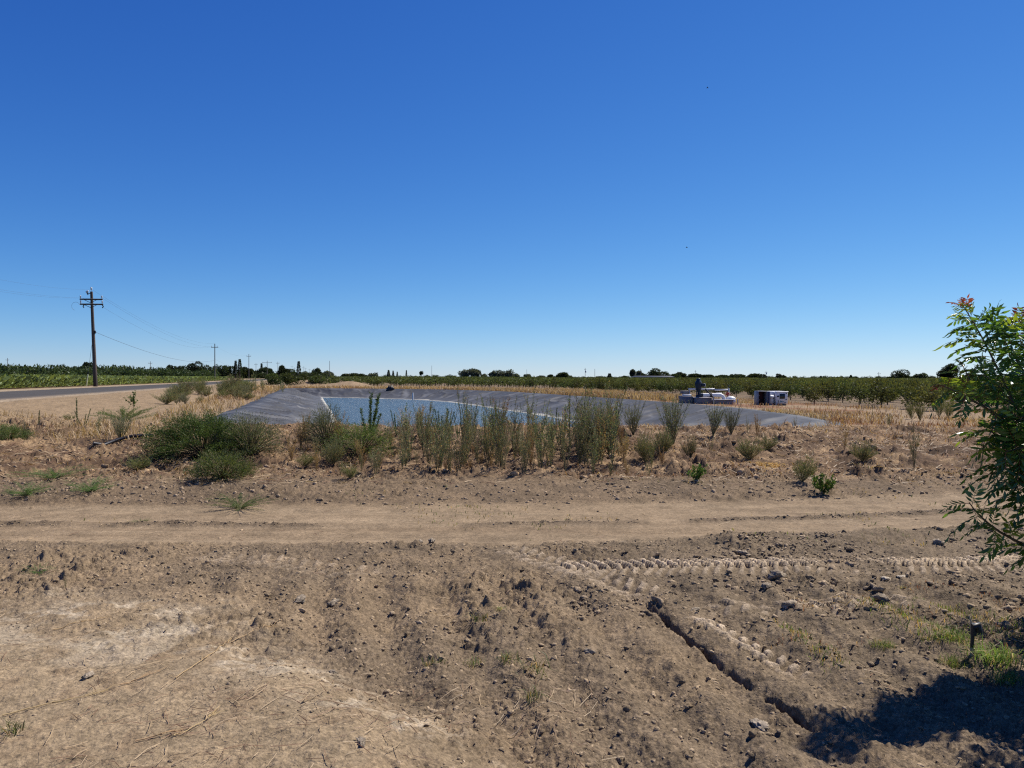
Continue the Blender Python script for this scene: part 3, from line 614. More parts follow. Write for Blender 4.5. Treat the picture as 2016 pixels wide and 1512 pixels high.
# the dense stand along the bank
for k in range(160):
    px = RNG.uniform(790, 1225); pb = RNG.uniform(862, 938); big = RNG.uniform(32, 104)
    if px > 1100: big *= 1.15
    dry = RNG.uniform() < .24
    weed_px('weed', f'thindry{k % 4}' if dry else f'thin{k % 4}', px, pb, pb - big * (.75 if dry else 1), 'tan dry weed in the dense stand on the bank before the pond' if dry else 'thin grey green weed in the dense stand on the bank before the pond', 'weed', 'dry weeds in the dense stand' if dry else 'green weeds in the dense stand', wide=RNG.uniform(.55, 1.1))
for px, pb, pt in ((1150, 895, 796), (1174, 898, 786), (1200, 896, 792)):
    weed_px('weed', f'broom{int(px) % 3}', px, pb, pt, 'tall feathery grey green weed in the thicket before the right bank of the pond', 'weed', 'feathery weeds of the right thicket', wide=.6)
for k in range(34):
    px = RNG.uniform(560, 800) if k < 22 else RNG.uniform(1215, 1320); pb = RNG.uniform(872, 940); big = RNG.uniform(25, 62)
    weed_px('weed', ('thin0', 'thindry1', 'thin2', 'thin1', 'thindry3')[k % 5], px, pb, pb - big, 'short mixed weed scattered low on the bank before the pond', 'weed', 'short weeds scattered on the bank', wide=RNG.uniform(.7, 1.3))
# single weeds right of it
weed_px('weed', 'broom0', 1247, 862, 793, 'small feathery weed alone before the grey liner, left of the big fan shaped one', wide=.9)
weed_px('fan_weed', 'broom1', 1326, 880, 783, 'largest fan shaped grey green weed before the right liner', wide=.85)
weed_px('fan_weed', 'broom2', 1404, 862, 797, 'fan shaped weed on a narrow green foot right of the largest fan', wide=.9)
weed_px('spire_weed', 'spire_two', 1401, 893, 855, 'dark green leafy foot under the second fan shaped weed', wide=.6)
weed_px('fan_weed', 'broom0', 1440, 858, 801, 'smaller fan shaped weed third along before the liner', wide=.85)
weed_px('weed', 'kochia2', 1272, 910, 852, 'grey green weed low on the bank left of the largest fan', wide=.55)
weed_px('weed', 'kochia1', 1308, 900, 848, 'dark grey green weed right under the largest fan shaped weed', wide=.55)
weed_px('weed', 'kochia0', 1358, 906, 862, 'rounded small grey weed on the bank under the second fan', wide=.55)
weed_px('weed', 'kochia2', 1476, 902, 858, 'dull green weed on bare bank right of the rounded small weed', wide=.9)
weed_px('weed', 'thindry1', 1491, 862, 816, 'slim brownish weed before the pale end of the liner', wide=.7)
weed_px('weed', 'thin1', 1473, 860, 822, 'short slim green weed left of the slim brownish one', wide=.7)
weed_px('weed', 'kochia1', 1512, 890, 862, 'small green tuft high on the bank before the liner tip', wide=1.0)
weed_px('young_weed', 'smallgreen', 1371, 950, 916, 'bright green young weed at the edge of the verge below the bank', wide=.8)
weed_px('weed', 'fuzzy0', 1580, 948, 898, 'light green fuzzy weed at the foot of the right bank', wide=1.0)
weed_px('young_weed', 'smallgreen', 1622, 972, 930, 'small broad leaved weed on the verge right of the fuzzy weed', wide=.9)
weed_px('weed', 'thin2', 1801, 925, 842, 'tall wispy weed on the right bank', wide=.8)
weed_px('weed', 'kochia0', 1700, 912, 872, 'dark brownish weed in the hollow of the right bank', wide=1.1)
weed_px('weed', 'thindry2', 1663, 885, 838, 'thin dead stem above the hollow of the right bank', wide=.7)
weed_px('weed', 'thindry3', 1228, 905, 858, 'dark brown dead stem at the right end of the dense stand', wide=.5)
for i, (px, pb, pt) in enumerate(((1565, 845, 815), (1595, 850, 834), (1625, 836, 808), (1748, 838, 812), (1752, 842, 814), (1718, 822, 794))):
    weed_px('weed', 'spire_one' if i in (2, 5) else f'thin{i % 4}', px, pb, pt, 'thin dark weed sticking out of the dry grass right of the pond', 'weed', 'thin weeds in the right dry grass', wide=.8)
for i, (px, pb, pt) in enumerate(((1795, 824, 788), (1812, 828, 790), (1850, 822, 782), (1868, 824, 786))):
    weed_px('weed', f'fuzzy{i % 3}', px, pb, pt, 'bright green weed between the dry grass and the young orchard', 'weed', 'green weeds before the right orchard', wide=.5)
# left side of the bank
weed_px('weed', 'dome1', 18, 872, 828, 'green bush cut by the left edge of the photograph', 'bush', wide=1.0)
weed_px('weed', 'thin0', 48, 870, 838, 'thin green weed right of the cut bush', wide=1.0)
weed_px('spire_weed', 'spire_one', 75, 842, 804, 'lone dark spire on bare soil near the left edge', wide=1.5)
weed_px('spire_weed', 'spire_one', 152, 846, 782, 'tallest spire on the left, over a fan of leaves', wide=1.0)
weed_px('spire_weed', 'spire_two', 164, 848, 806, 'fan of leaning green spires beside the tallest left spire', wide=1.2)
weed_px('weed', 'thin1', 192, 862, 806, 'thin arching weed between the spires and the round grey weed', wide=1.0)
weed_px('weed', 'broom1', 237, 868, 815, 'round grey green broom like weed on bare sand left of the big bush', wide=1.1)
weed_px('weed', 'mat0', 245, 836, 800, 'wide low green weed behind the round grey weed', wide=2.2)
weed_px('weed', 'fuzzy2', 135, 832, 815, 'small green weed behind the dry grass near the left edge', wide=1.2)
weed_px('leafy_shoot', 'leafy', 262, 812, 773, 'single round leaved shoot before the asphalt road', wide=1.1)
weed_px('weed', 'mat1', 105, 946, 922, 'green sprawling weed on the slope at the left', wide=2.6)
weed_px('weed', 'mat2', 178, 972, 946, 'sprawling weed above the dirt road, second from the left', wide=2.4)
weed_px('weed', 'mat0', 50, 982, 958, 'grey green sprawling weed nearest the left edge above the dirt road', wide=2.8)
weed_px('weed', 'mat1', 473, 1002, 974, 'bright green mat of weed growing on the edge of the dirt road', wide=2.6)
weed_px('weed', 'mat2', 276, 1029, 1021, 'tiny green weed on the crown of the dirt road', wide=2.5)
weed_px('weed', 'fuzzy1', 268, 930, 896, 'pale weed on the slope under the big bush shade', wide=1.4)
weed_px('weed', 'mat0', 75, 1135, 1122, 'dull green weed on the pale crust at the left', wide=3.0)
# bank of weeds between the pond and the road
for k in range(46):
    px = RNG.uniform(322, 490); pb = RNG.uniform(770, 800) - (px - 322) * .06; h = RNG.uniform(14, 30)
    weed_px('weed', ('kochia0', 'broom1', 'thin2', 'fuzzy2')[k % 4], px, pb, pb - h, 'grey green weed of the patch between the asphalt road and the left pond bank', 'weed', 'weeds along the road', wide=RNG.uniform(.9, 1.5))
for k in range(12):
    px = RNG.uniform(478, 562); pb = RNG.uniform(766, 778); h = RNG.uniform(14, 34)
    weed_px('spire_weed', 'spire_one' if k % 2 else 'thin1', px, pb, pb - h, 'thin upright spire at the far left corner of the pond', 'weed', 'spires at the far pond corner', wide=1.2)

# grass tufts on the tilled soil
M_GRASS = M_LEAF
gt = [grass(r_(130 + k), 46, .11, .07, .005, 1.2, (.12, .16, .06), .3).mesh('blades', M_GRASS) for k in range(3)]
bigt = grass(r_(135), 300, .17, .17, .006, 1.3, (.15, .22, .05), .15).mesh('blades', M_GRASS)
def tuft(px, py, sc, label, me):
    x, y = spot(px, py); o = bpy.data.objects.new('grass_tuft', me); COL.objects.link(o); o.location = (x, y, gz1(x, y) - .01); o.scale = (sc, sc, sc); o.rotation_euler = (0, 0, RNG.uniform(0, 6)); return tag(o, label, 'grass tuft')
tuft(945, 1226, 1.1, 'green grass tuft alone in the middle of the tilled soil', gt[0]); tuft(985, 1208, .6, 'tiny green tuft right behind the lone middle tuft', gt[1])
tuft(1052, 1328, 1.2, 'green grass tuft on the ridge above the darker one', gt[2]); tuft(1000, 1312, .8, 'sparse tuft left of the tuft on the ridge', gt[1])
tuft(1050, 1388, .9, 'dark green grass tuft at the head of a short furrow', gt[0]); tuft(855, 1312, .8, 'flat faded tuft beside the pale crust', gt[2])
tuft(20, 1446, .8, 'small tuft near the bottom left corner', gt[1]); tuft(935, 1318, .7, 'yellowing tuft left of the sparse one', gt[0])
tuft(1965, 1300, .8, 'large clump of long green grass right of the black riser', bigt); tuft(1875, 1262, .6, 'green clump left of the black riser', bigt)
tuft(1885, 1310, .45, 'low green clump in front of the black riser', bigt); tuft(1990, 1335, .45, 'yellow green clump at the right edge above the shade', bigt); tuft(1740, 1275, .35, 'faint green clump on a soil ridge left of the riser', bigt)
tuft(1780, 1165, .4, 'thin green tuft among the stones behind the riser', gt[2]); tuft(1835, 1240, .4, 'dull green clump nearer the ridge than the riser', bigt)

# ------------------------------------------------------------------ dry grass, straw, clods (nobody could count them)
def scatter_grass():
    rng = r_(150); g = Geo()
    def area(n, x0, x1, y0, y1, H, W, col, keep, lean=.6, dcol=(.40, .30, .16), dry=.35):
        x = rng.uniform(x0, x1, n); y = rng.uniform(y0, y1, n); x = np.where(np.abs(x0) + np.abs(x1) > 900, x, x)
        m = keep(x, y); x, y = x[m], y[m]; z = gz(x, y)
        pn = fbm(x * .45 + 7, y * .45, 4, 540)
        for lo, hi, cc, hh in ((0, .44, (.235, .145, .090), .8), (.44, .57, np.asarray(col) * [.80, .82, .88], 1.0), (.57, 1.1, (.42, .315, .18), 1.12)):
            k = (pn >= lo) & (pn < hi); grass(rng, 0, H * hh, 0, W, lean, cc, dry, dcol, g, np.column_stack([x[k], y[k], z[k] - .01]))
    ridge = lambda x, y, s, a, b: sstep(a, b, fbm(x * s, y * s, 3, 501)) > rng.uniform(size=len(x))
    TAN = (.42, .27, .135)
    area(22000, -15, 13, 13.4, 22, .13, .012, TAN, lambda x, y: (pond_sd(x, y) > .25) & ridge(x, y, .9, .36, .62) & ((x > -8.5) | (fbm(x * .6, y * .6, 3, 541) > .56)), 2.6, (.20, .115, .065), .35)                       # thatch on the bank
    area(3500, -15, -8, 16.5, 22, .30, .012, (.50, .36, .17), lambda x, y: (pond_sd(x, y) > .3) & ridge(x, y, .5, .50, .62), 1.2)
    sel = lambda x, y: (pond_sd(x, y) > .4) & (pond_sd(x, y) < 9) & (q_road(x, y) > 5) & (x < 0) & (x > -.50 * y - .02 * (y - 24)) & (q_road(x, y) > 8.5 - .04 * y)
    area(90000, -42, 0, 24, 110, .42, .022, (.48, .33, .155), lambda x, y: sel(x, y) & ridge(x, y, .35, .30, .58), 1.1)
    area(34000, -36, 30, 82, 112, .6, .05, (.47, .31, .15), lambda x, y: (pond_sd(x, y) > .6) & (pond_sd(x, y) < 13) & (q_road(x, y) > 5) & ridge(x, y, .3, .2, .5), 1.4)
    clear = lambda x, y: ~((x > 9.2) & (x < 17.5) & (y > 34.5) & (y < 46)) | (rng.uniform(size=len(x)) < .10)
    right = lambda x, y: (pond_sd(x, y) > .5) & (pond_sd(x, y) < 14) & (x > -8) & (x < .75 * y) & (y < np.interp(x, [0, 12, 16, 19.5, 21, 60], [106, 78, 62, 43, 38, 38]))
    area(60000, 2, 26, 22, 60, .25, .018, (.40, .25, .13), lambda x, y: right(x, y) & ridge(x, y, .35, .34, .62) & clear(x, y), 1.2)
    area(24000, 6, 26, 21, 46, .30, .018, (.26, .125, .07), lambda x, y: right(x, y) & (sstep(.5, .66, fbm(x * .3, y * .3, 3, 220)) > rng.uniform(size=len(x))) & clear(x, y), .9, (.34, .2, .1))
    area(50000, -10, 14, 50, 96, .42, .040, (.45, .29, .14), lambda x, y: right(x, y), .6)
    tag(g.build('dry_grass', M_STRAW), 'tan and golden dry grass around the pond', 'dry grass', kind='stuff')
    # fallen straw
    g = Geo()
    def straws(n, x0, x1, y0, y1, L, W, keep):
        x = rng.uniform(x0, x1, n); y = rng.uniform(y0, y1, n); m = keep(x, y); x, y = x[m], y[m]; n = len(x)
        a = rng.normal(.4, 1.3, n); l = L * rng.uniform(.3, 1.5, n); P = []
        bend = rng.normal(size=n) * .25
        for f in (0, .5, 1):
            px = x + np.cos(a + bend * f) * l * f; py = y + np.sin(a + bend * f) * l * f; P.append(np.column_stack([px, py, gz(px, py) + .006 + .012 * rng.uniform(size=n)]))
        s = np.stack([-np.sin(a), np.cos(a), .5 * np.ones(n)], 1) * W / 2
        V = np.stack([P[0] - s, P[0] + s, P[1] - s, P[1] + s, P[2] - s, P[2] + s], 1).reshape(-1, 3); i = np.arange(n)[:, None] * 6
        c = np.where(rng.uniform(size=(n, 1)) < .6, np.array([[.40, .30, .185]]), np.array([[.20, .12, .075]])) * rng.uniform(.7, 1.25, (n, 1))
        g.add(V, None, np.concatenate([i + np.array([0, 1, 3, 2]), i + np.array([2, 3, 5, 4])]), np.repeat(c, 6, 0))
    lm = lambda lo, hi: (lambda x, y: (np.abs(x) < .72 * y + .5) & (sstep(lo, hi, fbm(x * 1.1, y * 1.1, 3, 510)) > rng.uniform(size=len(x))))
    straws(1500, -3.6, 2.2, 2.9, 6.3, .09, .0026, lambda x, y: lm(.5, .72)(x, y) & (y < mound_edge(x) + .6))
    straws(900, -3.6, .6, 2.9, 4.6, .12, .003, lm(.55, .68)); straws(2500, -7, 6, 5.5, 8.8, .09, .004, lm(.5, .8))
    straws(13000, -15, 13, 12.8, 21, .20, .013, lambda x, y: (np.abs(x) < .74 * y + .5) & (sstep(.30, .6, fbm(x * 1.5, y * 1.5, 3, 511)) > rng.uniform(size=len(x)))); straws(1200, -10, 9, 8.8, 13, .10, .006, lm(.55, .85))
    straws(1800, 2.2, 5, 4.3, 6.5, .12, .005, lm(.45, .7))
    tag(g.build('straw', M_STRAW), 'scattered dry straw lying on the soil', 'straw', kind='stuff')
    # green haze of seedlings near the riser and along the tracks
    g = Geo()
    x = rng.uniform(2.0, 4.6, 7000); y = rng.uniform(4.3, 6.4, 7000); m = sstep(.50, .66, fbm(x * 1.6 + 3, y * 1.6, 3, 530)) > rng.uniform(size=7000); x, y = x[m], y[m]
    grass(rng, 0, .055, 0, .005, .9, (.14, .19, .05), .35, (.42, .28, .13), g, np.column_stack([x, y, gz(x, y)]))
    x = rng.uniform(1.5, 4.2, 3000); y = rng.uniform(5.3, 6.9, 3000); m = sstep(.55, .7, fbm(x * 1.6 + 9, y * 1.6, 3, 531)) > rng.uniform(size=3000); x, y = x[m], y[m]
    grass(rng, 0, .045, 0, .005, 1.0, (.25, .10, .06), .3, (.40, .25, .12), g, np.column_stack([x, y, gz(x, y)]))
    x = rng.uniform(-9, 9.5, 9000); y = rng.uniform(8.6, 14, 9000); m = sstep(.60, .74, fbm(x * .9 + 3, y * .9, 3, 533)) > rng.uniform(size=9000); x, y = x[m], y[m]
    grass(rng, 0, .05, 0, .009, 1.0, (.12, .15, .05), .4, (.36, .26, .12), g, np.column_stack([x, y, gz(x, y)]))
    tag(g.build('seedling_grass', M_LEAF), 'sparse low green and reddish seedlings on the soil', 'ground cover', kind='stuff')
scatter_grass()

def rock(rng, n=2):
    """an angular lump of dried earth"""
    t = (1 + 5 ** .5) / 2
    V = unit(np.array([(-1, t, 0), (1, t, 0), (-1, -t, 0), (1, -t, 0), (0, -1, t), (0, 1, t), (0, -1, -t), (0, 1, -t), (t, 0, -1), (t, 0, 1), (-t, 0, -1), (-t, 0, 1)], float))
    Fc = [(0, 11, 5), (0, 5, 1), (0, 1, 7), (0, 7, 10), (0, 10, 11), (1, 5, 9), (5, 11, 4), (11, 10, 2), (10, 7, 6), (7, 1, 8), (3, 9, 4), (3, 4, 2), (3, 2, 6), (3, 6, 8), (3, 8, 9), (4, 9, 5), (2, 4, 11), (6, 2, 10), (8, 6, 7), (9, 8, 1)]
    V = list(V)
    for _ in range(n - 1):
        cache = {}; F2 = []
        def mid(a, b):
            k = (min(a, b), max(a, b))
            if k not in cache: cache[k] = len(V); V.append(unit(V[a] + V[b]))
            return cache[k]
        for a, b, c in Fc:
            x_, y_, z_ = mid(a, b), mid(b, c), mid(c, a); F2 += [(a, x_, z_), (b, y_, x_), (c, z_, y_), (x_, y_, z_)]
        Fc = F2
    V = np.array(V)
    for _ in range(7):                         # cut flat faces
        d = unit(rng.normal(size=3)); h = rng.uniform(.45, .85); e = V @ d; V = V - np.where(e > h, (e - h), 0)[:, None] * d * .9
    V = V * (1 + .20 * rng.normal(size=(len(V), 1))) * np.array([1, rng.uniform(.5, .9), rng.uniform(.4, .8)])
    return V, np.array(Fc)
def on_track(x, y): return terrain(x, y)[1]['comp'] > .3
def scatter_clods():
    rng = r_(170); R = [rock(rng, 1) for _ in range(10)] + [rock(rng, 2) for _ in range(6)]; g = Geo()
    def put_(n, x0, x1, y0, y1, s0, s1, keep, col, kinds=16):
        x = rng.uniform(x0, x1, n); y = rng.uniform(y0, y1, n); m = keep(x, y) & (np.abs(x) < .73 * y + .6); x, y = x[m], y[m]
        if y0 < 8 and len(x): m = ~on_track(x, y); x, y = x[m], y[m]
        z = gz(x, y)
        s = s0 * (s1 / s0) ** (rng.uniform(size=len(x)) ** 2.6)
        k = rng.integers(0, kinds, len(x))
        for kk in range(kinds):
            w_ = np.where(k == kk)[0]
            if not len(w_): continue
            V, Fc = R[kk]; a = rng.uniform(0, 6.28, len(w_)); ca, sa = np.cos(a)[:, None], np.sin(a)[:, None]; ss = s[w_][:, None]
            P = np.stack([(V[None, :, 0] * ca - V[None, :, 1] * sa) * ss + x[w_][:, None], (V[None, :, 0] * sa + V[None, :, 1] * ca) * ss + y[w_][:, None], V[None, :, 2] * ss + z[w_][:, None] - ss * .05], -1)
            T = Fc[None] + (np.arange(len(w_)) * len(V))[:, None, None]
            c = np.asarray(col) * [1.0, .95, .88] * rng.uniform(.7, 1.5, (len(w_), 1)); g.add(P.reshape(-1, 3), T.reshape(-1, 3), None, np.repeat(c, len(V), 0))
    nz = lambda s, a, b, sd: (lambda x, y: sstep(a, b, fbm(x * s, y * s, 3, sd)) > rng.uniform(size=len(x)))
    SO = (.26, .205, .142)
    put_(30000, -7, 7, 2.9, 8.9, .005, .034, lambda x, y: (y > mound_edge(x) + .1) & (y < road_near(x) - .05) & nz(.9, .15, .65, 601)(x, y), SO)
    put_(9000, .5, 7.5, 6.0, 9.9, .009, .058, lambda x, y: (y < road_near(x) - .03) & nz(1.1, .4, .62, 602)(x, y), (.23, .182, .13))
    put_(14000, -4, 2, 2.9, 6.3, .003, .017, lambda x, y: (y < mound_edge(x)) & nz(1.4, .4, .7, 603)(x, y), (.27, .215, .155))
    put_(9000, -10, 10, 11.3, 14.4, .010, .055, lambda x, y: (y > road_far(x)) & nz(.9, .2, .62, 604)(x, y), (.25, .195, .14))
    put_(4200, -14, 13, 13.4, 20, .02, .12, lambda x, y: nz(.7, .45, .66, 605)(x, y), (.30, .215, .135))
    put_(500, -9, 9, 8.7, 11.6, .006, .03, lambda x, y: nz(.9, .5, .7, 606)(x, y), (.30, .23, .16))
    def mid(x, y):
        rn, rf = road_near(x), road_far(x); m = rn + (rf - rn) * .44 + .12 * (fbm(x * .5, y * 0, 2, 15) - .5); return (np.abs(y - m) < .10) & (sstep(.42, .56, fbm(x * .55, y * .2 + 4, 3, 19)) > rng.uniform(size=len(x)))
    put_(24000, -9, 9, 9.0, 11.6, .008, .034, mid, (.22, .175, .125))
    put_(400, -16, -9, 17, 24, .02, .09, lambda x, y: pond_sd(x, y) > .3, (.3, .23, .16))
    tag(g.build('soil_clods', M_SOIL), 'loose clods and crumbs of dried soil', 'soil clods', kind='stuff')
    for px, py, s, lb, pale in ((655, 1328, .04, 'dark clod with a flat pale face on the low mound', 0), (712, 1472, .040, 'jagged clod pile at the bottom edge', 0), (594, 1186, .06, 'black shaded clod on the rim of the mound', 0),
                          (655, 1196, .05, 'clod just right of the black shaded one', 0), (172, 1338, .035, 'single dark clod on the smooth mound at the left', 0), (1466, 1090, .07, 'square dark clod near the right edge of the dirt road', 0),
                          (1533, 1142, .085, 'largest block of earth beside the upper tyre track', 0), (1512, 1160, .06, 'broken clod left of the largest block', 0), (1850, 1072, .09, 'big clod under the low branch', 0), (1750, 1138, .07, 'flat pale slab in front of the upper tyre track', 1),
                          (1780, 1137, .06, 'second pale slab right of the flat one', 1), (1370, 1208, .045, 'clod at the start of the lower tyre track', 0), (1560, 1190, .075, 'long dark clod behind the lower track', 0), (1740, 1186, .075, 'cracked clod with a bright face among stones', 0),
                          (480, 1286, .03, 'little pair of clods by the straw on the mound', 0), (828, 1070, .06, 'black clod on the near lip of the dirt road', 0), (850, 1072, .055, 'twin of the black clod on the lip of the dirt road', 0), (1161, 1290, .04, 'upright clod in the tilled rows', 0),
                          (1500, 1432, .05, 'clod lying in the shade by the furrow', 0), (1980, 1240, .07, 'rounded clod at the right edge', 0)):
        x, y = spot(px, py); V, Fc = rock(rng, 3); gg = Geo(); V = V * (1 + .07 * rng.normal(size=(len(V), 1)))
        gg.add(V, Fc, None, (.46, .39, .30) if pale else np.array((.27, .22, .165)) * rng.uniform(.8, 1.15))
        o = gg.build('soil_clod', M_SOIL, None, False, (x, y, gz1(x, y) + s * .2), rng.uniform(0, 6)); o.scale = (s * 1.15, s, s * (.45 if pale else .85)); tag(o, lb, 'soil clod')
scatter_clods()

# a few long stalks on the mound, each a thing
def stalk(px, py, dx, dy, label, r=.0035):
    x, y = spot(px, py); x2, y2 = spot(px + dx, py + dy); t = np.linspace(0, 1, 14); bend = .05 * np.sin(t * math.pi) * RNG.uniform(-1, 1)
    X = lerp(x, x2, t) + bend; Y = lerp(y, y2, t) + bend; g = Geo(); g.tube(np.column_stack([X, Y, gz(X, Y) + .010]), np.linspace(r, r * .4, 14), 4, (.50, .36, .19))
    for k in range(4):
        f = RNG.integers(4, 13); a = RNG.uniform(-.5, .5); p = np.array([X[f], Y[f]]); d = np.array([x2 - x, y2 - y]); d = d / np.linalg.norm(d); d = np.array([d[0] * math.cos(a) - d[1] * math.sin(a), d[0] * math.sin(a) + d[1] * math.cos(a)])
        q = p + d[None] * np.linspace(0, .1, 4)[:, None]; g.tube(np.column_stack([q, gz(q[:, 0], q[:, 1]) + .014]), [r * .6, r * .5, r * .4, r * .3], 3, (.48, .34, .17))
    tag(g.build('straw_stalk', M_STRAW), label, 'straw stalk')
stalk(2, 1418, 210, -52, 'longest straw stalk reaching in from the left edge'); stalk(345, 1342, 110, -80, 'branched straw stalk on the rise of the mound'); stalk(102, 1248, 90, -18, 'thin pale stalk lying left of the two dark clods')
stalk(340, 1458, 85, -50, 'thick bundle of straw left of the bottom centre'); stalk(235, 1356, 80, -28, 'short stalk in the dip of the mound'); stalk(264, 1468, 50, -8, 'small stalk near the bottom edge'); stalk(455, 1272, 95, -40, 'straight stalk by the pair of clods')

# ------------------------------------------------------------------ trees
def crown(rng, R, H, n, ls, col, lobes=9, z0=0.0, gaps=.25, squash=1.0):
    """leaf clumps spread through several uneven lobes"""
    g = Geo(); P, D, Cc = [], [], []
    for k in range(lobes):
        a = rng.uniform(0, 6.28); rr = R * math.sqrt(rng.uniform(0, .62)); zc = z0 + H * (.16 + .66 * rng.uniform()) * (1 - .35 * rr / R); c0 = np.array([math.cos(a) * rr, math.sin(a) * rr, zc])
        rad = R * rng.uniform(.36, .60); m = n // lobes; d = unit(rng.normal(size=(m, 3))); rf = rng.uniform(.45, 1, m) ** .5
        p = c0 + d * rad * rf[:, None] * np.array([1, 1, .8 * squash * H / (2 * R) + .2]); keep = fbm(p[:, 0] * 2.2 / R + 9, p[:, 2] * 2.2 / R + p[:, 1] / R, 2, 700 + k) > gaps; p, d = p[keep], d[keep]
        P.append(p); D.append(unit(d + rng.normal(size=d.shape) * .7)); Cc.append(np.asarray(col) * rng.uniform(.75, 1.3) * rng.uniform(.6, 1.4, (len(p), 1)))
    P = np.concatenate(P); P[:, 2] = np.maximum(P[:, 2], z0); D = np.concatenate(D); m = len(P)
    leaves(g, P, D, ls * rng.uniform(.7, 1.4, m), ls * .6 * rng.uniform(.7, 1.2, m), np.concatenate(Cc), rng); return g
def trunk(rng, H, r, nb, R, z1, col=(.16, .12, .09)):
    g = Geo(); t = np.linspace(0, 1, 5)[:, None]; e = np.array([rng.normal() * .06 * H, rng.normal() * .06 * H, H * .6]); pts = e * t
    g.tube(pts, np.linspace(r, r * .6, 5), 6, col, False)
    for k in range(nb):
        a = k * 6.28 / nb + rng.uniform(-.4, .4); f = rng.uniform(.45, 1); p0 = e * f; p1 = np.array([math.cos(a) * R * .6, math.sin(a) * R * .6, z1 * rng.uniform(.6, .95)])
        g.tube(np.array([p0, p0 * .5 + p1 * .5 + np.array([0, 0, .05 * H]), p1]), [r * .5, r * .35, r * .15], 4, col, False)
    return g

# young orchard: 300 trees in rows of their own, the rest behind them one mass
OV = []
for k in range(7):
    rng = r_(200 + k); cr = crown(rng, .70, 1.34, 800, .12, [(.078, .096, .034), (.092, .104, .036), (.066, .090, .036), (.105, .105, .038)][k % 4], 9, .28, .34)
    # a few long upright shoots break the outline
    P = np.column_stack([rng.normal(size=(60, 2)) * .3, rng.uniform(1.1, 1.50, 60)]); leaves(cr, P, unit(rng.normal(size=(60, 3)) * .5 + [0, 0, 1]), .16, .06, np.array([(.10, .11, .035)]) * rng.uniform(.7, 1.4, (60, 1)), rng)
    OV.append((trunk(rng, 1.3, .035, 5, .6, 1.4, (.12, .09, .06)), cr))
OM = [(a.mesh('trunk', M_BARK, True), b.mesh('crown', M_LEAF)) for a, b in OV]
def orchard_front(x): return np.interp(x, [-38, -30, -20, 0, 12, 16, 19.5, 21, 60], [118, 122, 122, 106, 78, 62, 43, 38, 38])
def orchard():
    rng = r_(230); d1 = unit(np.array([-.24, 1.0])); d2 = np.array([d1[1], -d1[0]]); pts = []
    for i in range(-30, 110):
        for j in range(0, 200):
            p = d2 * (i * 3.6 - 10) + d1 * (j * 2.0 + 8); x, y = p + rng.normal(size=2) * .16
            if y < orchard_front(x) or y > 420 or abs(x) > .74 * y + 4 or q_road(x, y) < 9 or rng.uniform() < .05: continue
            pts.append((x, y))
    pts = np.array(pts); o = np.argsort(pts[:, 1]); vis = np.abs(pts[o, 0]) < .675 * pts[o, 1] + .5; o = np.concatenate([o[vis], o[~vis]]); pts = pts[o]; z = gz(pts[:, 0], pts[:, 1], False)
    inside = np.abs(pts[:, 0]) < .675 * pts[:, 1] + .5
    low = [crown(r_(240 + k), .70, 1.4, 130, .22, (.080, .098, .036), 6, .35, .2) for k in range(6)]
    lowt = [Geo().tube([(0, 0, 0), (0, 0, 1.0)], [.05, .03], 4, (.12, .09, .06), False) for _ in range(2)]
    mass = Geo(); n = 0
    for k, ((x, y), zz) in enumerate(zip(pts, z)):
        s = rng.uniform(.78, 1.08) * (1.06 if x < 5 else .95)
        if n < 300 and inside[k]:
            a, b = OM[rng.integers(0, len(OM))]; e = empty('orchard_tree', (x, y, zz - .02), rng.uniform(0, 6.28)); e.scale = (s * 1.18, s * 1.18, s * rng.uniform(.9, 1.1))
            for nm, m in (('trunk', a), ('crown', b)):
                c = bpy.data.objects.new(nm, m); COL.objects.link(c); c.parent = e
            tag(e, 'young orchard tree in the near rows beyond the pond', 'tree', 'young orchard trees in rows'); n += 1
        else:
            if not inside[k] and y > 90: continue
            mass.join(low[k % 6], (x, y, zz), (s * 1.05, s * 1.05, s), rng.uniform(0, 6.28), rng.uniform(.75, 1.3))
            if y < 150: mass.join(lowt[k % 2], (x, y, zz))
    tag(mass.build('orchard_rows', M_LEAF), 'far rows of the young orchard reaching the horizon', 'orchard', kind='stuff')
orchard()

# bushy trees by the left corner
LB = []
for i, (px, pb, pt, wd, lb) in enumerate(((540, 757, 733, 40, 'bushy orchard tree next to the asphalt road'), (575, 757, 732, 44, 'wide bushy orchard tree left of the earth heap'), (628, 758, 735, 34, 'bushy tree standing on the earth heap beyond the pond'), (602, 751, 737, 26, 'small bushy tree behind the left earth heap'), (560, 752, 735, 30, 'dark bushy tree behind the wide one'))):
    rng = r_(260 + i); Y = 108 + (i % 3) * 1.5 + (6 if i > 2 else 0); p = at(px, pb, Y); H = (pb - pt) / F * Y; R = wd / 2 / F * Y
    e = empty('bushy_tree', (p[0], Y, p[2] - .05)); trunk(rng, H, .06, 5, R, H).build('trunk', M_BARK, e); crown(rng, R, H * .95, 1800, .2, (.06, .078, .028), 9, .05 * H, .22).build('crown', M_LEAF, e)
    tag(e, lb, 'tree')

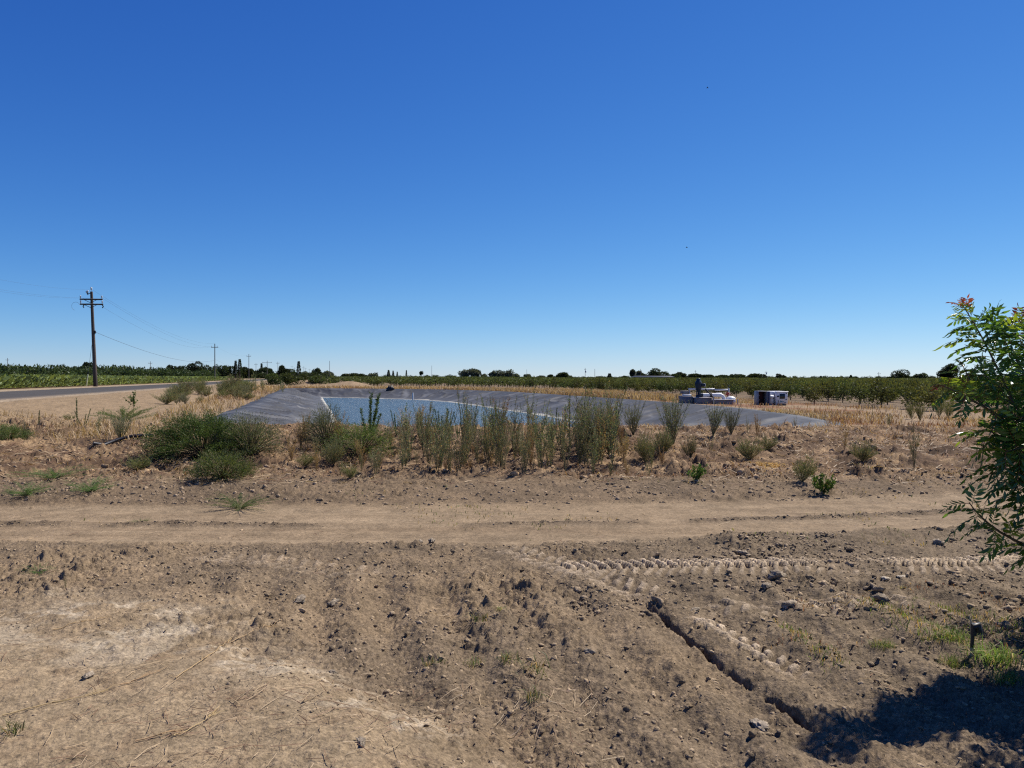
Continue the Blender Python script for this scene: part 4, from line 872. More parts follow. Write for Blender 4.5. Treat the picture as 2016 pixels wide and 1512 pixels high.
# trees on the horizon, each its own: px centre, base row, top row, width, distance, shape, colour, label
DK, MD, GY = (.034, .048, .024), (.046, .062, .030), (.105, .122, .100)  # GY: grey of eucalyptus, paled so the colour carries the distance haze
HT = [(172, 737, 713, 24, 300, 'round', DK, 'round dark tree over the left orchard behind the big pole'), (225, 736, 717, 15, 320, 'round', MD, 'small loose tree right of the big pole'), (335, 738, 718, 12, 420, 'round', MD, 'small twin topped tree beyond the crop field'), (345, 738, 721, 10, 420, 'round', MD, 'low tree at the right of the twin topped one'),
      (359, 738, 719, 22, 400, 'round', DK, 'dark flat topped tree left of the broad round one'), (388, 738, 711, 30, 380, 'round', DK, 'broad round dark tree left of the second pole'), (408, 738, 718, 26, 400, 'round', MD, 'tree joined to the right of the broad round one'), (428, 740, 717, 20, 420, 'round', DK, 'tree right of the second pole'),
      (446, 740, 719, 34, 420, 'round', DK, 'wide dark tree left of the twin conifers'), (464, 740, 711, 9, 420, 'cone', DK, 'left one of the twin conifers'), (472, 740, 708, 11, 420, 'cone', DK, 'taller right one of the twin conifers'), (485, 741, 722, 26, 430, 'round', MD, 'low dark tree below the third pole'),
      (515, 742, 716, 7, 520, 'cone', DK, 'thin conifer between the third pole and the T shaped pole'), (526, 742, 722, 22, 470, 'round', DK, 'tree behind the T shaped pole'), (508, 742, 725, 20, 480, 'round', MD, 'low tree left of the T shaped pole'), (557, 742, 718, 24, 430, 'round', DK, 'rounded dark tree right of the T shaped pole'), (571, 742, 726, 26, 450, 'round', MD, 'low tree between the rounded tree and the tall conifer'),
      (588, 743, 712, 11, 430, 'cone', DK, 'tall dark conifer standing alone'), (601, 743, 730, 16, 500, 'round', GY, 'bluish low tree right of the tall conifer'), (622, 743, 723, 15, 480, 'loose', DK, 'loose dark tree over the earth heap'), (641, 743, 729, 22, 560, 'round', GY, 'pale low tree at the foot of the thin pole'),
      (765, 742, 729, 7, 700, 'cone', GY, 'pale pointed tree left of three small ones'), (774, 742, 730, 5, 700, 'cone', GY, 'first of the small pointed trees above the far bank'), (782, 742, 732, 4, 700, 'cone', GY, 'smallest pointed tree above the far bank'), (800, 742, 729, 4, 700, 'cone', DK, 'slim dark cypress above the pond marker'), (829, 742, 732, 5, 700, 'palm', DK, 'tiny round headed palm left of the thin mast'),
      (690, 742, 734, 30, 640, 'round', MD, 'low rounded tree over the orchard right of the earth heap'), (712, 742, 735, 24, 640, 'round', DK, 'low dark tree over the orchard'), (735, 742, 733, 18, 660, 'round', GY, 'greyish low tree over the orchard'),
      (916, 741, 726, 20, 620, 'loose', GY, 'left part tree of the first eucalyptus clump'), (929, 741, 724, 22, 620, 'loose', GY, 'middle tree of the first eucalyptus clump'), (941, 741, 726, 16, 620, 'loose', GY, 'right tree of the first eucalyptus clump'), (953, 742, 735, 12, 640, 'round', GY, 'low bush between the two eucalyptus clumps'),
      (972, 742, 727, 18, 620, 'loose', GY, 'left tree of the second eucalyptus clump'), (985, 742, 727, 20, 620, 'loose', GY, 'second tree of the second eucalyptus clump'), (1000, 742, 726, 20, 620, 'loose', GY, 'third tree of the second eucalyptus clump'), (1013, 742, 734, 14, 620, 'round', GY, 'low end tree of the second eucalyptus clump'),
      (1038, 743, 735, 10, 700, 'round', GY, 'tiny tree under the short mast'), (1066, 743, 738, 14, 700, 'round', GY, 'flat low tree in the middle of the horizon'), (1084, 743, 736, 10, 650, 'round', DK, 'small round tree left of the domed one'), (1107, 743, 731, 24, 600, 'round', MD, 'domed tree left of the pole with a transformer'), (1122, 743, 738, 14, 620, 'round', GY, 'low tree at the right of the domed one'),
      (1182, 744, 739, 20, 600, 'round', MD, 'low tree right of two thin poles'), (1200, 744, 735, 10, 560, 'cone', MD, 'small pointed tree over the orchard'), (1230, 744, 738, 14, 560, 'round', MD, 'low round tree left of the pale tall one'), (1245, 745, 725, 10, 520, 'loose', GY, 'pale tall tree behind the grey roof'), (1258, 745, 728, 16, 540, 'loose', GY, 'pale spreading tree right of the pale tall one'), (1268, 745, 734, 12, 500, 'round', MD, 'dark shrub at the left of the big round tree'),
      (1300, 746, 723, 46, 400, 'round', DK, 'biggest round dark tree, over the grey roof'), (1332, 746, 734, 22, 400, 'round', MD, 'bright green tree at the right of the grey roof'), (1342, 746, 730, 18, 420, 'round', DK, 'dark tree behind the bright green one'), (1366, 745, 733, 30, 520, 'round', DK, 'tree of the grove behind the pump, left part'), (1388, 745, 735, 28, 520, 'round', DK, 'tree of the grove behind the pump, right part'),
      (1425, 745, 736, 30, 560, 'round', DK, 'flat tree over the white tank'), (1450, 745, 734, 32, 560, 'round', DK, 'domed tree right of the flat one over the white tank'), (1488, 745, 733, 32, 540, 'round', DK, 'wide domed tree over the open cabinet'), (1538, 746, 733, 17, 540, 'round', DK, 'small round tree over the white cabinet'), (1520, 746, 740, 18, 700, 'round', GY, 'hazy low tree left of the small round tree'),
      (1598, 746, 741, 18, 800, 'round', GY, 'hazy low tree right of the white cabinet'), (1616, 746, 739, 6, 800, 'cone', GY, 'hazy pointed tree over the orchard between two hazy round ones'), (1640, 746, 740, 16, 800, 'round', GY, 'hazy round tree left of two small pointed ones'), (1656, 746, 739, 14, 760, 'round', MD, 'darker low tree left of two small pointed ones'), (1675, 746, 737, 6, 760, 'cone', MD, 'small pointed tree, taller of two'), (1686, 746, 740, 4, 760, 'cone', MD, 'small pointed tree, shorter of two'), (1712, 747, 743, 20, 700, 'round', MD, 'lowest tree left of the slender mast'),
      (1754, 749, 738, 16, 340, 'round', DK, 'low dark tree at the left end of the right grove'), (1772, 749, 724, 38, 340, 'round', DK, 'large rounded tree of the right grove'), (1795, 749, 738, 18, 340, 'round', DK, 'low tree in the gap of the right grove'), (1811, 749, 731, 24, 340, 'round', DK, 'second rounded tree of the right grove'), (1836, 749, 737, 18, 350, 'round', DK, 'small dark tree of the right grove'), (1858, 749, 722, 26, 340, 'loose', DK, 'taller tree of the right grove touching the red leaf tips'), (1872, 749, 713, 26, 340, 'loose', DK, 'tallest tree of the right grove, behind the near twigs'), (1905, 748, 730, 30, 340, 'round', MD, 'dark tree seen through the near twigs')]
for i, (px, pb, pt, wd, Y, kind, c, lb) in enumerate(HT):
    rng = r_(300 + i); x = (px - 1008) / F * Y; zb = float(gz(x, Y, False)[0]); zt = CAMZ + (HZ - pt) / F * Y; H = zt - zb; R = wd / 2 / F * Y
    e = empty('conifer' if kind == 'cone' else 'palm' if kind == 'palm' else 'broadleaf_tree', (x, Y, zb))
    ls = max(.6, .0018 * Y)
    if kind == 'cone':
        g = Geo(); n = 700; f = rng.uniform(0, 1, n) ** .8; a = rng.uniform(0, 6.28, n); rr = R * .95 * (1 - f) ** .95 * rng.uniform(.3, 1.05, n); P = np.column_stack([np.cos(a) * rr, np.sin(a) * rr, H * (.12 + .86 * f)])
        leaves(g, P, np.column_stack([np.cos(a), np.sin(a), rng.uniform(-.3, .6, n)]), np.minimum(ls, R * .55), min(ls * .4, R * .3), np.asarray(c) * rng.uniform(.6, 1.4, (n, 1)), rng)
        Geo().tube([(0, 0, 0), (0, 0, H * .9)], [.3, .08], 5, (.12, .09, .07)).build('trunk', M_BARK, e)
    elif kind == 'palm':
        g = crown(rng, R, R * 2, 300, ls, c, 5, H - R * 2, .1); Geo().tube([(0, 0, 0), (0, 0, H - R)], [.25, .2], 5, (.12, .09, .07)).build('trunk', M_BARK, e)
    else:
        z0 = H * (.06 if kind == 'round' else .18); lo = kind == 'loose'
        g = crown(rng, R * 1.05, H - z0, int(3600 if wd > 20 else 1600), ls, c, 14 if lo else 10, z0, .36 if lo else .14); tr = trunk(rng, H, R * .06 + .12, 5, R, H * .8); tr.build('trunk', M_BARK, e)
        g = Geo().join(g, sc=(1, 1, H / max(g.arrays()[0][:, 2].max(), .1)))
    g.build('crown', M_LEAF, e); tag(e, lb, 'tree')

# far woods along the horizon and the big orchard behind the crop, one mass each
def masses():
    rng = r_(420); g = Geo(); cl = [crown(r_(430 + k), 3.2, 4.6, 260, .9, (.040, .056, .024), 8, .3, .15) for k in range(5)]
    for k in range(330):                                   # tall orchard left beyond the crop field
        Y = rng.uniform(235, 330); px = rng.uniform(-80, 420); x = (px - 1008) / F * Y; s = np.interp(px, [-80, 230, 420], [1.12, 1.0, .68]) * rng.uniform(.8, 1.12) * np.interp(Y, [235, 330], [.78, 1.12]); g.join(cl[k % 5], (x, Y, .55), s, rng.uniform(0, 6), rng.uniform(.8, 1.2))
    tag(g.build('tall_orchard', M_LEAF), 'dark tall orchard behind the green crop field', 'orchard', kind='stuff')
    g = Geo()
    for k in range(620):
        Y = rng.uniform(600, 1100); px = rng.uniform(380, 2080); x = (px - 1008) / F * Y; s = rng.uniform(.7, 1.25) * Y / 900 * (.65 if 900 < px < 1250 else .8); g.join(cl[k % 5], (x, Y, -.5), s, rng.uniform(0, 6), rng.uniform(.8, 1.2))
    for k in range(200):
        Y = rng.uniform(430, 520); px = rng.uniform(300, 640); x = (px - 1008) / F * Y; g.join(cl[k % 5], (x, Y, .3), rng.uniform(.6, .95), rng.uniform(0, 6), rng.uniform(.7, 1.1))
    tag(g.build('far_woods', M_LEAF), 'thin dark line of far trees on the horizon', 'woods', kind='stuff')
    # the crop: leafy maize like rows, dense at the field's edge
    g = Geo(); P, D, Cc = [], [], []
    def edge(y): return XF0 - 2.6 + RS * y
    n = 26000; y = 36 + (rng.uniform(size=n) ** 1.6) * 190; x = edge(y) - .3 - rng.uniform(0, 1, n) ** 1.5 * np.interp(y, [36, 120, 226], [14, 22, 40]); x = np.round(x / .76) * .76 + rng.normal(size=n) * .07
    ok = (x < edge(y)) & (np.abs(x) < .73 * y + 3); x, y = x[ok], y[ok]; z = gz(x, y, False); n = len(x)
    Hc = 1.12 * rng.uniform(.75, 1.1, n)
    for k in range(5):
        f = (k + .6) / 5.2; a = rng.uniform(0, 6.28, n); P.append(np.column_stack([x, y, z + Hc * f * .8])); D.append(np.column_stack([np.cos(a), np.sin(a), rng.uniform(.2, 1.1, n)])); Cc.append(np.array([[.21, .285, .115]]) * rng.uniform(.5, 1.6, (n, 1)))
    P = np.concatenate(P); D = np.concatenate(D); m = len(P); leaves(g, P, D, .42 * rng.uniform(.6, 1.3, m), .10 * (1 + P[:, 1] / 160), np.concatenate(Cc), rng, bend=.08)
    # canopy beyond the first rows, as bent leaf clumps over the whole field
    n = 26000; y = 45 + rng.uniform(size=n) ** 1.4 * 195; x = edge(y) - rng.uniform(0, 1, n) * np.interp(y, [45, 240], [60, 150]); ok = np.abs(x) < .74 * y + 4; x, y = x[ok], y[ok]; n = len(x); a = rng.uniform(0, 6.28, n); z = gz(x, y, False)
    leaves(g, np.column_stack([x, y, z + .75]), np.column_stack([np.cos(a), np.sin(a), rng.uniform(.3, 1.0, n)]), .75, .24 * (1 + y / 200), np.array([[.19, .26, .09]]) * rng.uniform(.7, 1.35, (n, 1)), rng, bend=.1)
    yy = np.linspace(44, 236, 40); uu = np.linspace(0, 1, 12); Yq, U = np.meshgrid(yy, uu, indexing='ij'); Xq = edge(Yq) - 3.0 - U * np.interp(Yq, [44, 236], [60, 160]); Zq = gz(Xq, Yq, False) + .62 + .1 * vnoise(Xq * 2, Yq * 2, 3)
    r, c = Yq.shape; i = np.arange(r - 1)[:, None] * c + np.arange(c - 1)[None]; g.add(np.stack([Xq, Yq, Zq], -1).reshape(-1, 3), None, np.stack([i, i + c, i + c + 1, i + 1], -1).reshape(-1, 4), (.09, .14, .045))
    tag(g.build('crop_field', M_LEAF), 'green leafy crop field across the asphalt road', 'crop', kind='stuff')
masses()

# ------------------------------------------------------------------ poles and wires
M_POLE = plain('pole_wood', (1, 1, 1), .85, var=.2, scale=9); M_INS = plain('insulator', (.55, .58, .60), .25); M_DARKMETAL = plain('dark_metal', (.05, .055, .06), .5, .4)
M_WIRE = plain('wire', (.10, .11, .13), .5, .3); M_YEL = plain('guy_guard', (.62, .64, .42), .5)
def big_pole():
    Y = 77.0; b = at(188, 763, Y); t = at(180.5, 576, Y); u = t - b; L = np.linalg.norm(u); e = empty('utility_pole', tuple(b)); ax = u / L
    g = Geo(); f = np.linspace(-.02, 1, 12)[:, None]; c = np.array([.075, .055, .045]) * np.interp(f, [-.02, .08, .12, .14, .2, 1], [.55, .6, 1.5, .8, 1.3, .9]); c[:, :] = np.where((np.abs(f - .115) < .02), .3, c)
    g.tube(u * f, np.linspace(.20, .125, 12), 10, c); g.build('pole', M_POLE, e, True)
    along = unit(np.array([-.272, 1.0, 0])); acr = np.array([1.0, .10, 0])
    def pos(py, dx=0.0): f = (763 - py) / (763 - 576.0); return u * f + acr * dx
    s = Y / F
    for py, x0, x1 in ((591.5, -20.5, 22), (601.2, -20.5, 22.5)):
        g = Geo(); c0 = pos(py); g.tube([c0 + acr * x0 * s + np.array([0, -.17, 0]), c0 + acr * x1 * s + np.array([0, -.17, 0])], .075, 4, (.05, .042, .04)); ca = g.build('crossarm', M_POLE, e)
        for xx in (x0 + 1.2, x1 - 1.6):
            g = Geo(); p = c0 + acr * xx * s + np.array([0, -.17, .06]); g.lathe([(.0, .32), (.05, .31), (.085, .24), (.05, .2), (.085, .14), (.035, .1), (.03, 0)], 8, p); g.build('insulator', M_INS, ca)
        for sg in (-1, 1):
            g = Geo(); g.tube([c0 + acr * sg * 11.5 * s + np.array([0, -.26, -.06]), pos(py + 7) + np.array([0, -.22, 0])], .025, 4, (.5, .5, .55)); g.build('brace', M_DARKMETAL, e)
    g = Geo(); g.tube([pos(576), pos(573)], .02, 5, (.6, .6, .6)); g.lathe([(0, .30), (.07, .28), (.11, .2), (.07, .14), (.11, .08), (.04, 0)], 8, pos(573)); g.build('insulator', M_INS, e)
    g = Geo(); g.tube([pos(579.5), pos(579.5, -.36)], .04, 5, (.4, .4, .4)); g.build('arrester_bracket', M_DARKMETAL, e)
    g = Geo(); g.tube([pos(574.5, -.30), pos(576, -.42), pos(577.5, -.52)], .085, 7, (1, 1, 1)); g.tube([pos(577.5, -.36), pos(580, -.42), pos(582.5, -.32)], .05, 6, (.15, .15, .17)); g.build('cutout_switch', M_INS, e)
    for dx in (-.76, 1.0):
        g = Geo(); g.tube([pos(602.2, dx), pos(605, dx - .10 if dx < 0 else dx + .08), pos(608.0, dx - .02)], .05, 6, (.3, .3, .32)); g.build('cutout_switch', M_DARKMETAL, e)
    g = Geo(); th = np.linspace(.3, 4.4, 14); g.tube(pos(605, -1.55)[None] + np.column_stack([np.cos(th) * .42, th * 0, np.sin(th) * .42]), .012, 4); g.build('jumper_wire', M_WIRE, e)
    g = Geo(); g.box(pos(655.5, .16), (.16, .2, .3), (.3, .3, .3), .02); g.build('wire_clamp', M_DARKMETAL, e)
    tag(e, 'tall brown wooden utility pole with two crossarms beside the asphalt road', 'utility pole')
    # guy wire with its pale guard
    g0 = at(170, 762, Y + .6); top = b + pos(660); e2 = empty('guy_wire', tuple(g0)); v = top - g0; Geo().tube([v * .0, v], .016, 4).build('wire', M_WIRE, e2); Geo().tube([v * 0, v * .225], .055, 6, (1, 1, 1)).build('guard', M_YEL, e2)
    tag(e2, 'thin guy wire with a pale yellow guard at the foot of the big pole', 'guy wire')
    return b, pos, along, acr
PB, ppos, ALONG, ACR = big_pole()
M_GREYPOLE = plain('grey_pole', (.13, .115, .10), .85)
def small_pole(px, pt, pb, Y, arm, label, extra=False, r=.13, group=None):
    x = (px - 1008) / F * Y; zb = float(gz(x, Y, False)[0]); zt = CAMZ + (HZ - pt) / F * Y; e = empty('utility_pole', (x, Y, zb)); H = zt - zb; rr = max(r, .00016 * Y)
    Geo().tube([(0, 0, -.1), (0, 0, H)], [rr, rr * .75], 6).build('pole', M_GREYPOLE, e)
    if arm:
        Geo().tube([(-arm, -rr, H - .9), (arm, -rr, H - .9)], rr * .55, 4).build('crossarm', M_GREYPOLE, e)
        g = Geo()
        for sx in (-arm * .9, arm * .9): Geo().tube([(sx, -rr, H - .85), (sx, -rr, H - .5)], rr * .4, 4).build('insulator', M_INS, e)
    if extra: Geo().lathe([(0, 1.1), (rr * 2.2, 1.05), (rr * 2.2, 0), (0, -.05)], 8, (rr * 2.6, 0, H * .62)).build('transformer', M_INS, e)
    tag(e, label, 'utility pole', group); return e, np.array([x, Y, zt])
sp = [(423, 678, 757, 193, .9, 'second utility pole along the road, thin with a short crossarm'), (490, 698, 748, 300, .9, 'third utility pole along the road'), (526, 711, 745, 330, 2.1, 'T shaped pole with a wide crossarm among the far trees'),
      (504, 716, 742, 460, 1.0, 'thin pole between the third pole and the T shaped pole'), (547, 713, 742, 430, 1.0, 'thin pole left of the rounded dark tree'), (15, 707, 737, 350, .8, 'short pole over the orchard at the left edge'), (296, 713, 738, 360, 1.0, 'small pole between the big pole and the broad round tree'),
      (649, 711, 742, 420, 0, 'thin bare pole right of the earth heap'), (850, 720, 742, 560, 0, 'thin bare mast above the middle of the pond'), (1037, 727, 742, 620, 0, 'short bare mast right of the second eucalyptus clump'), (1152, 724, 744, 420, .5, 'pole carrying a transformer over the orchard'), (1171, 726, 744, 420, 0, 'bare pole right of the transformer pole'),
      (1261, 726, 746, 400, .6, 'pole in front of the pale trees by the grey roof'), (1369, 728, 745, 520, .6, 'pole sticking up from the grove behind the pump'), (1508, 729, 746, 460, .8, 'pole between the two domed trees over the cabinets'), (1730, 731, 747, 380, .9, 'slender mast with a small head left of the right grove')]
TOPS = [small_pole(a, b, c, d, e_, f, extra=(a in (1152, 1508)))[1] for a, b, c, d, e_, f in sp]
for px, pt in ((575, 721), (580, 724), (597, 722), (601, 725), (609, 727)): small_pole(px, pt, 742, 700, 1.2, 'tiny far pole in the row near the tall conifer', r=.1, group='tiny far poles along the road')
def wire(a, b, sag, label, r=.007, group=None):
    t = np.linspace(0, 1, 28)[:, None]; p = np.asarray(a) * (1 - t) + np.asarray(b) * t; p[:, 2] -= (4 * sag * t * (1 - t))[:, 0]; g = Geo(); g.tube(p, r, 4, (1, 1, 1), False); tag(g.build('power_line', M_WIRE), label, 'power line', group)
s = 77 / F
A2 = TOPS[0]
wire(PB + ppos(588.5, -20 * s), at(-330, 500, 34), .6, 'upper wire leaving the big pole to the left', .0035); wire(PB + ppos(572), at(-330, 470, 34), .6, 'topmost wire leaving the big pole to the left', .0035); wire(PB + ppos(588.5, 20 * s), at(-260, 520, 36), .5, 'lowest wire leaving the big pole to the left', .0035)
wire(PB + ppos(571), A2 + np.array([0, 0, .1]), 1.6, 'topmost wire from the big pole to the second pole'); wire(PB + ppos(588.5, 20 * s), A2 + np.array([.8, 0, -.7]), 1.6, 'wire from the upper crossarm to the second pole'); wire(PB + ppos(606, 1.0), A2 + np.array([-.8, 0, -.7]), 1.7, 'wire from the lower crossarm to the second pole')
wire(PB + ppos(655.5, .2), A2 + np.array([0, 0, -4.2]), 1.4, 'thick low cable from the middle of the big pole to the second pole', .016)
for k in range(2): wire(A2 + np.array([0, 0, -.3 - 3.6 * k]), TOPS[1] + np.array([0, 0, -.3 - 3.6 * k]), 1.4, ('upper wire between the second and third poles', 'lower cable between the second and third poles')[k])

# ------------------------------------------------------------------ pump station and cabinets
M_WHITE = plain('white_paint', (.74, .74, .72), .45, var=.06); M_BLUE = plain('blue_grey_iron', (.020, .033, .052), .5, .2, var=.2); M_CONC = plain('concrete', (.20, .185, .19), .9, var=.18, scale=4, bump=.2)
M_GALV = plain('galvanised', (.42, .42, .44), .45, .5, var=.1); M_RED = plain('red_valve', (.25, .02, .018), .5); M_MAROON = plain('maroon_panel', (.075, .022, .022), .7); M_BLACK = plain('black_plastic', (.018, .018, .02), .45)
M_GREYBOX = plain('grey_cabinet', (.20, .21, .23), .5); M_LOGO = plain('blue_green_print', (.05, .22, .28), .5); M_GLASS = plain('dark_window', (.02, .03, .035), .15)
YP = 44.0; SP = YP / F
def P3(px, py, dy=0.0): return np.array([(px - 1008) * SP, YP + dy, CAMZ + (HZ - py) * SP])
def rect(g, x0, x1, y0, y1, d0, d1, col=(1, 1, 1), bev=.015): a, b = P3(x0, y1), P3(x1, y0); return g.box(((a[0] + b[0]) / 2, YP + (d0 + d1) / 2, (a[2] + b[2]) / 2), (b[0] - a[0], d1 - d0, b[2] - a[2]), col, bev)
GZP = gz1(P3(1400, 800)[0], YP)
def pump():
    bottom = HZ + (CAMZ - GZP + .1) / SP
    def thing(name, lb, cat): e = empty(name, (P3(1400, 800)[0], YP, GZP)); tag(e, lb, cat); return e
    def part(g, name, m, e, smooth=False): o = g.build(name, m, e, smooth); o.location = (-e.location[0], -e.location[1], -e.location[2]); return o
    e = thing('concrete_sump', 'long low grey concrete sump box under the pump', 'sump')
    g = Geo(); rect(g, 1367, 1397.5, 782.6, bottom, -.5, 1.1); part(g, 'left_chamber', M_CONC, e); g = Geo(); rect(g, 1399.5, 1439, 786.5, bottom, -.55, 1.1); part(g, 'main_chamber', M_CONC, e)
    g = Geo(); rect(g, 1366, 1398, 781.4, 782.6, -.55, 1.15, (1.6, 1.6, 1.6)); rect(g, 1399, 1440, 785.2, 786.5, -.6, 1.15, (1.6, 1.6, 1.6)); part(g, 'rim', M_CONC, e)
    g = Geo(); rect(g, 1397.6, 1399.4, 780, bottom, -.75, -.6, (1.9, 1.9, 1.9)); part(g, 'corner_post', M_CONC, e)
    e = thing('concrete_block', 'low concrete block with slanted white top left of the pump', 'concrete block'); g = Geo(); rect(g, 1347, 1366, 779.5, bottom, .1, 1.5, (.9, .9, .95)); part(g, 'block', M_CONC, e); g = Geo(); rect(g, 1355, 1368, 776.5, 779.5, .8, 1.6); part(g, 'cover', M_WHITE, e)
    e = thing('pump_motor', 'tall blue grey vertical pump motor', 'pump'); c = P3(1375, 780); R = SP
    g = Geo(); z = lambda py: P3(0, py)[2] - c[2]
    g.lathe([(0, z(743.8)), (3.4 * R, z(744)), (4.0 * R, z(745.5)), (4.2 * R, z(748.5)), (5.6 * R, z(750)), (6.2 * R, z(752)), (6.4 * R, z(759)), (5.9 * R, z(762)), (5.6 * R, z(766)), (0, z(766))], 20, c); part(g, 'motor', M_BLUE, e, True)
    g = Geo()
    for k in range(14): a = k * 6.283 / 14; g.box(c + np.array([math.cos(a) * 6.3 * R, math.sin(a) * 6.3 * R, z(755.5)]), (.03, .03, 6 * R), (1.3, 1.3, 1.3), 0, a)
    part(g, 'cooling_fins', M_BLUE, e)
    g = Geo(); rect(g, 1380.5, 1387, 754, 760.5, -.15, .15); part(g, 'terminal_box', M_BLUE, e); g = Geo(); rect(g, 1387.05, 1387.8, 754, 761, -.16, .16); part(g, 'terminal_cover', M_WHITE, e)
    g = Geo(); g.lathe([(0, z(765.9)), (5.4 * R, z(766)), (5.4 * R, z(767.2)), (4.6 * R, z(767.4)), (4.3 * R, z(768))], 18, c); part(g, 'flange', M_BLUE, e, True)
    g = Geo()
    for a in (.5, 2.1, 3.6, 5.2): g.box(c + np.array([math.cos(a) * 4 * R, math.sin(a) * 4 * R, z(773.5)]), (.055, .055, 12 * R), (1.1, 1.1, 1.1), .01, a)
    part(g, 'head_legs', M_BLUE, e); g = Geo(); g.lathe([(1.3 * R, z(768)), (1.3 * R, z(776)), (5.2 * R, z(777.5)), (5.6 * R, z(781.8)), (0, z(781.9))], 16, c); part(g, 'discharge_head', M_BLUE, e, True)
    g = Geo(); g.tube([c + np.array([2 * R, 0, z(777)]), c + np.array([8.6 * R, 0, z(777)])], 4.2 * R, 14); part(g, 'outlet_flange', M_BLUE, e, True)
    e = thing('discharge_pipe', 'thick white pipe bending down into the sump right of the pump motor', 'pipe')
    g = Geo(); pr = 2.9 * R * 1.25; xs = [P3(1383.5, 777)] + [P3(1400, 777), P3(1410, 777)] + [P3(1417 + 8.5 * math.sin(a), 785.5 - 8.5 * math.cos(a)) for a in np.linspace(0, 1.45, 7)] + [P3(1425.8, 789)]
    g.tube(np.array(xs), pr, 16); part(g, 'pipe', M_WHITE, e, True); g = Geo()
    for k in range(3): g.tube([P3(1397.5 + k * 1.3, 777), P3(1398.4 + k * 1.3, 777)], pr * 1.35, 14)
    part(g, 'coupling', M_BLACK, e, True)
    e = thing('support_strut', 'black strut slanting from the motor down to the sump corner', 'strut'); g = Geo(); g.tube([P3(1384, 764, -.5), P3(1398.6, 781.5, -.72)], .035, 6); part(g, 'strut', M_BLACK, e); g = Geo(); g.tube([P3(1391, 767, .3), P3(1397, 773, .3)], .04, 6); part(g, 'short_arm', M_BLACK, e)
    e = thing('guard_rail', 'light grey plank rail behind the pump on a white end post', 'rail')
    for nm, x0, x1, y0, y1 in (('plank', 1366, 1419, 764.2, 768.2), ('plank', 1419.2, 1447, 765.8, 769.8)): g = Geo(); rect(g, x0, x1, y0, y1, 1.3, 1.38); part(g, nm, M_GALV, e)
    g = Geo(); rect(g, 1446.8, 1448.4, 764, bottom, 1.25, 1.35); part(g, 'post', M_WHITE, e); g = Geo(); g.lathe([(0, .2), (.05, .17), (.02, .1), (.02, 0)], 8, P3(1447.4, 764, 1.3)); part(g, 'post_cap', M_BLACK, e)
    g = Geo(); rect(g, 1368, 1369.3, 768, bottom, 1.3, 1.38); part(g, 'post', M_GALV, e)
    e = thing('pipe_stand', 'thin grey upright pipe in front of the white tank', 'pipe'); g = Geo(); g.tube([P3(1447.6, 784, -.5), P3(1447.6, bottom, -.5)], .035, 8); part(g, 'pipe', M_GALV, e)
    e = thing('filter_box', 'small grey box behind the pump motor', 'box'); g = Geo(); rect(g, 1354.5, 1369, 770.5, 775.8, 1.4, 2.0); part(g, 'body', M_CONC, e); g = Geo(); rect(g, 1354, 1369.3, 769.8, 770.5, 1.36, 2.05, (1.4, 1.4, 1.4)); part(g, 'lid', M_CONC, e)
    e = thing('control_box', 'grey control box above the pipe bend', 'box'); g = Geo(); rect(g, 1420.5, 1429.5, 773.8, 780, .9, 1.2); part(g, 'body', M_GREYBOX, e); g = Geo(); rect(g, 1420.2, 1430, 773, 773.8, .87, 1.23); part(g, 'lid', M_WHITE, e)
    e = thing('water_filter', 'white domed filter tank with a red valve on top', 'filter tank'); c = P3(1440.5, 792, .2); z = lambda py: P3(0, py)[2] - c[2]
    g = Geo(); g.lathe([(0, z(779.4)), (4 * R, z(779.6)), (7.5 * R, z(781)), (9.8 * R, z(783.5)), (9.9 * R, z(785.5)), (9.2 * R, z(786)), (9.2 * R, z(bottom)), (0, z(bottom))], 24, c); part(g, 'tank', M_WHITE, e, True)
    g = Geo(); rect(g, 1438.5, 1446, 785.8, 792, -.25, -.12); part(g, 'side_plate', M_WHITE, e)
    g = Geo(); g.tube([P3(1431.5, 776, .3), P3(1437, 774.8, .3), P3(1441.5, 775, .3)], [1.5 * R, 1.7 * R, 1.1 * R], 10); g.lathe([(0, .10), (.08, .09), (.09, .04), (.05, 0)], 10, P3(1435.5, 774.5, .3)); part(g, 'valve', M_RED, e, True); g = Geo(); g.tube([P3(1436, 777, .3), P3(1436, 780.2, .3)], .05, 8); part(g, 'valve_neck', M_RED, e)
    # cabinets
    YB = 800.5
    e = thing('open_cabinet', 'grey steel cabinet standing open with a maroon inside', 'cabinet')
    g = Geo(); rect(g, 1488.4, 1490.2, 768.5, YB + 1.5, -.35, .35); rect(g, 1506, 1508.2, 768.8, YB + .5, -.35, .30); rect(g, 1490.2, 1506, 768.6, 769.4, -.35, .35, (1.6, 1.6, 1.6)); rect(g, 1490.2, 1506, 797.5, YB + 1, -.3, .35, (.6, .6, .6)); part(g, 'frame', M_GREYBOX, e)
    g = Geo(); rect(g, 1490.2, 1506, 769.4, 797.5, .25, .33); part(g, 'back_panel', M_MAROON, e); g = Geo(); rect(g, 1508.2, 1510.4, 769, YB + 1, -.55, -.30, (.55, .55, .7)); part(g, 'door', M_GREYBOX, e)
    g = Geo(); rect(g, 1490.2, 1494.5, 777, 778.4, -.15, .2); rect(g, 1490.2, 1494.5, 785.5, 787, -.15, .2); part(g, 'hinge', M_GALV, e)
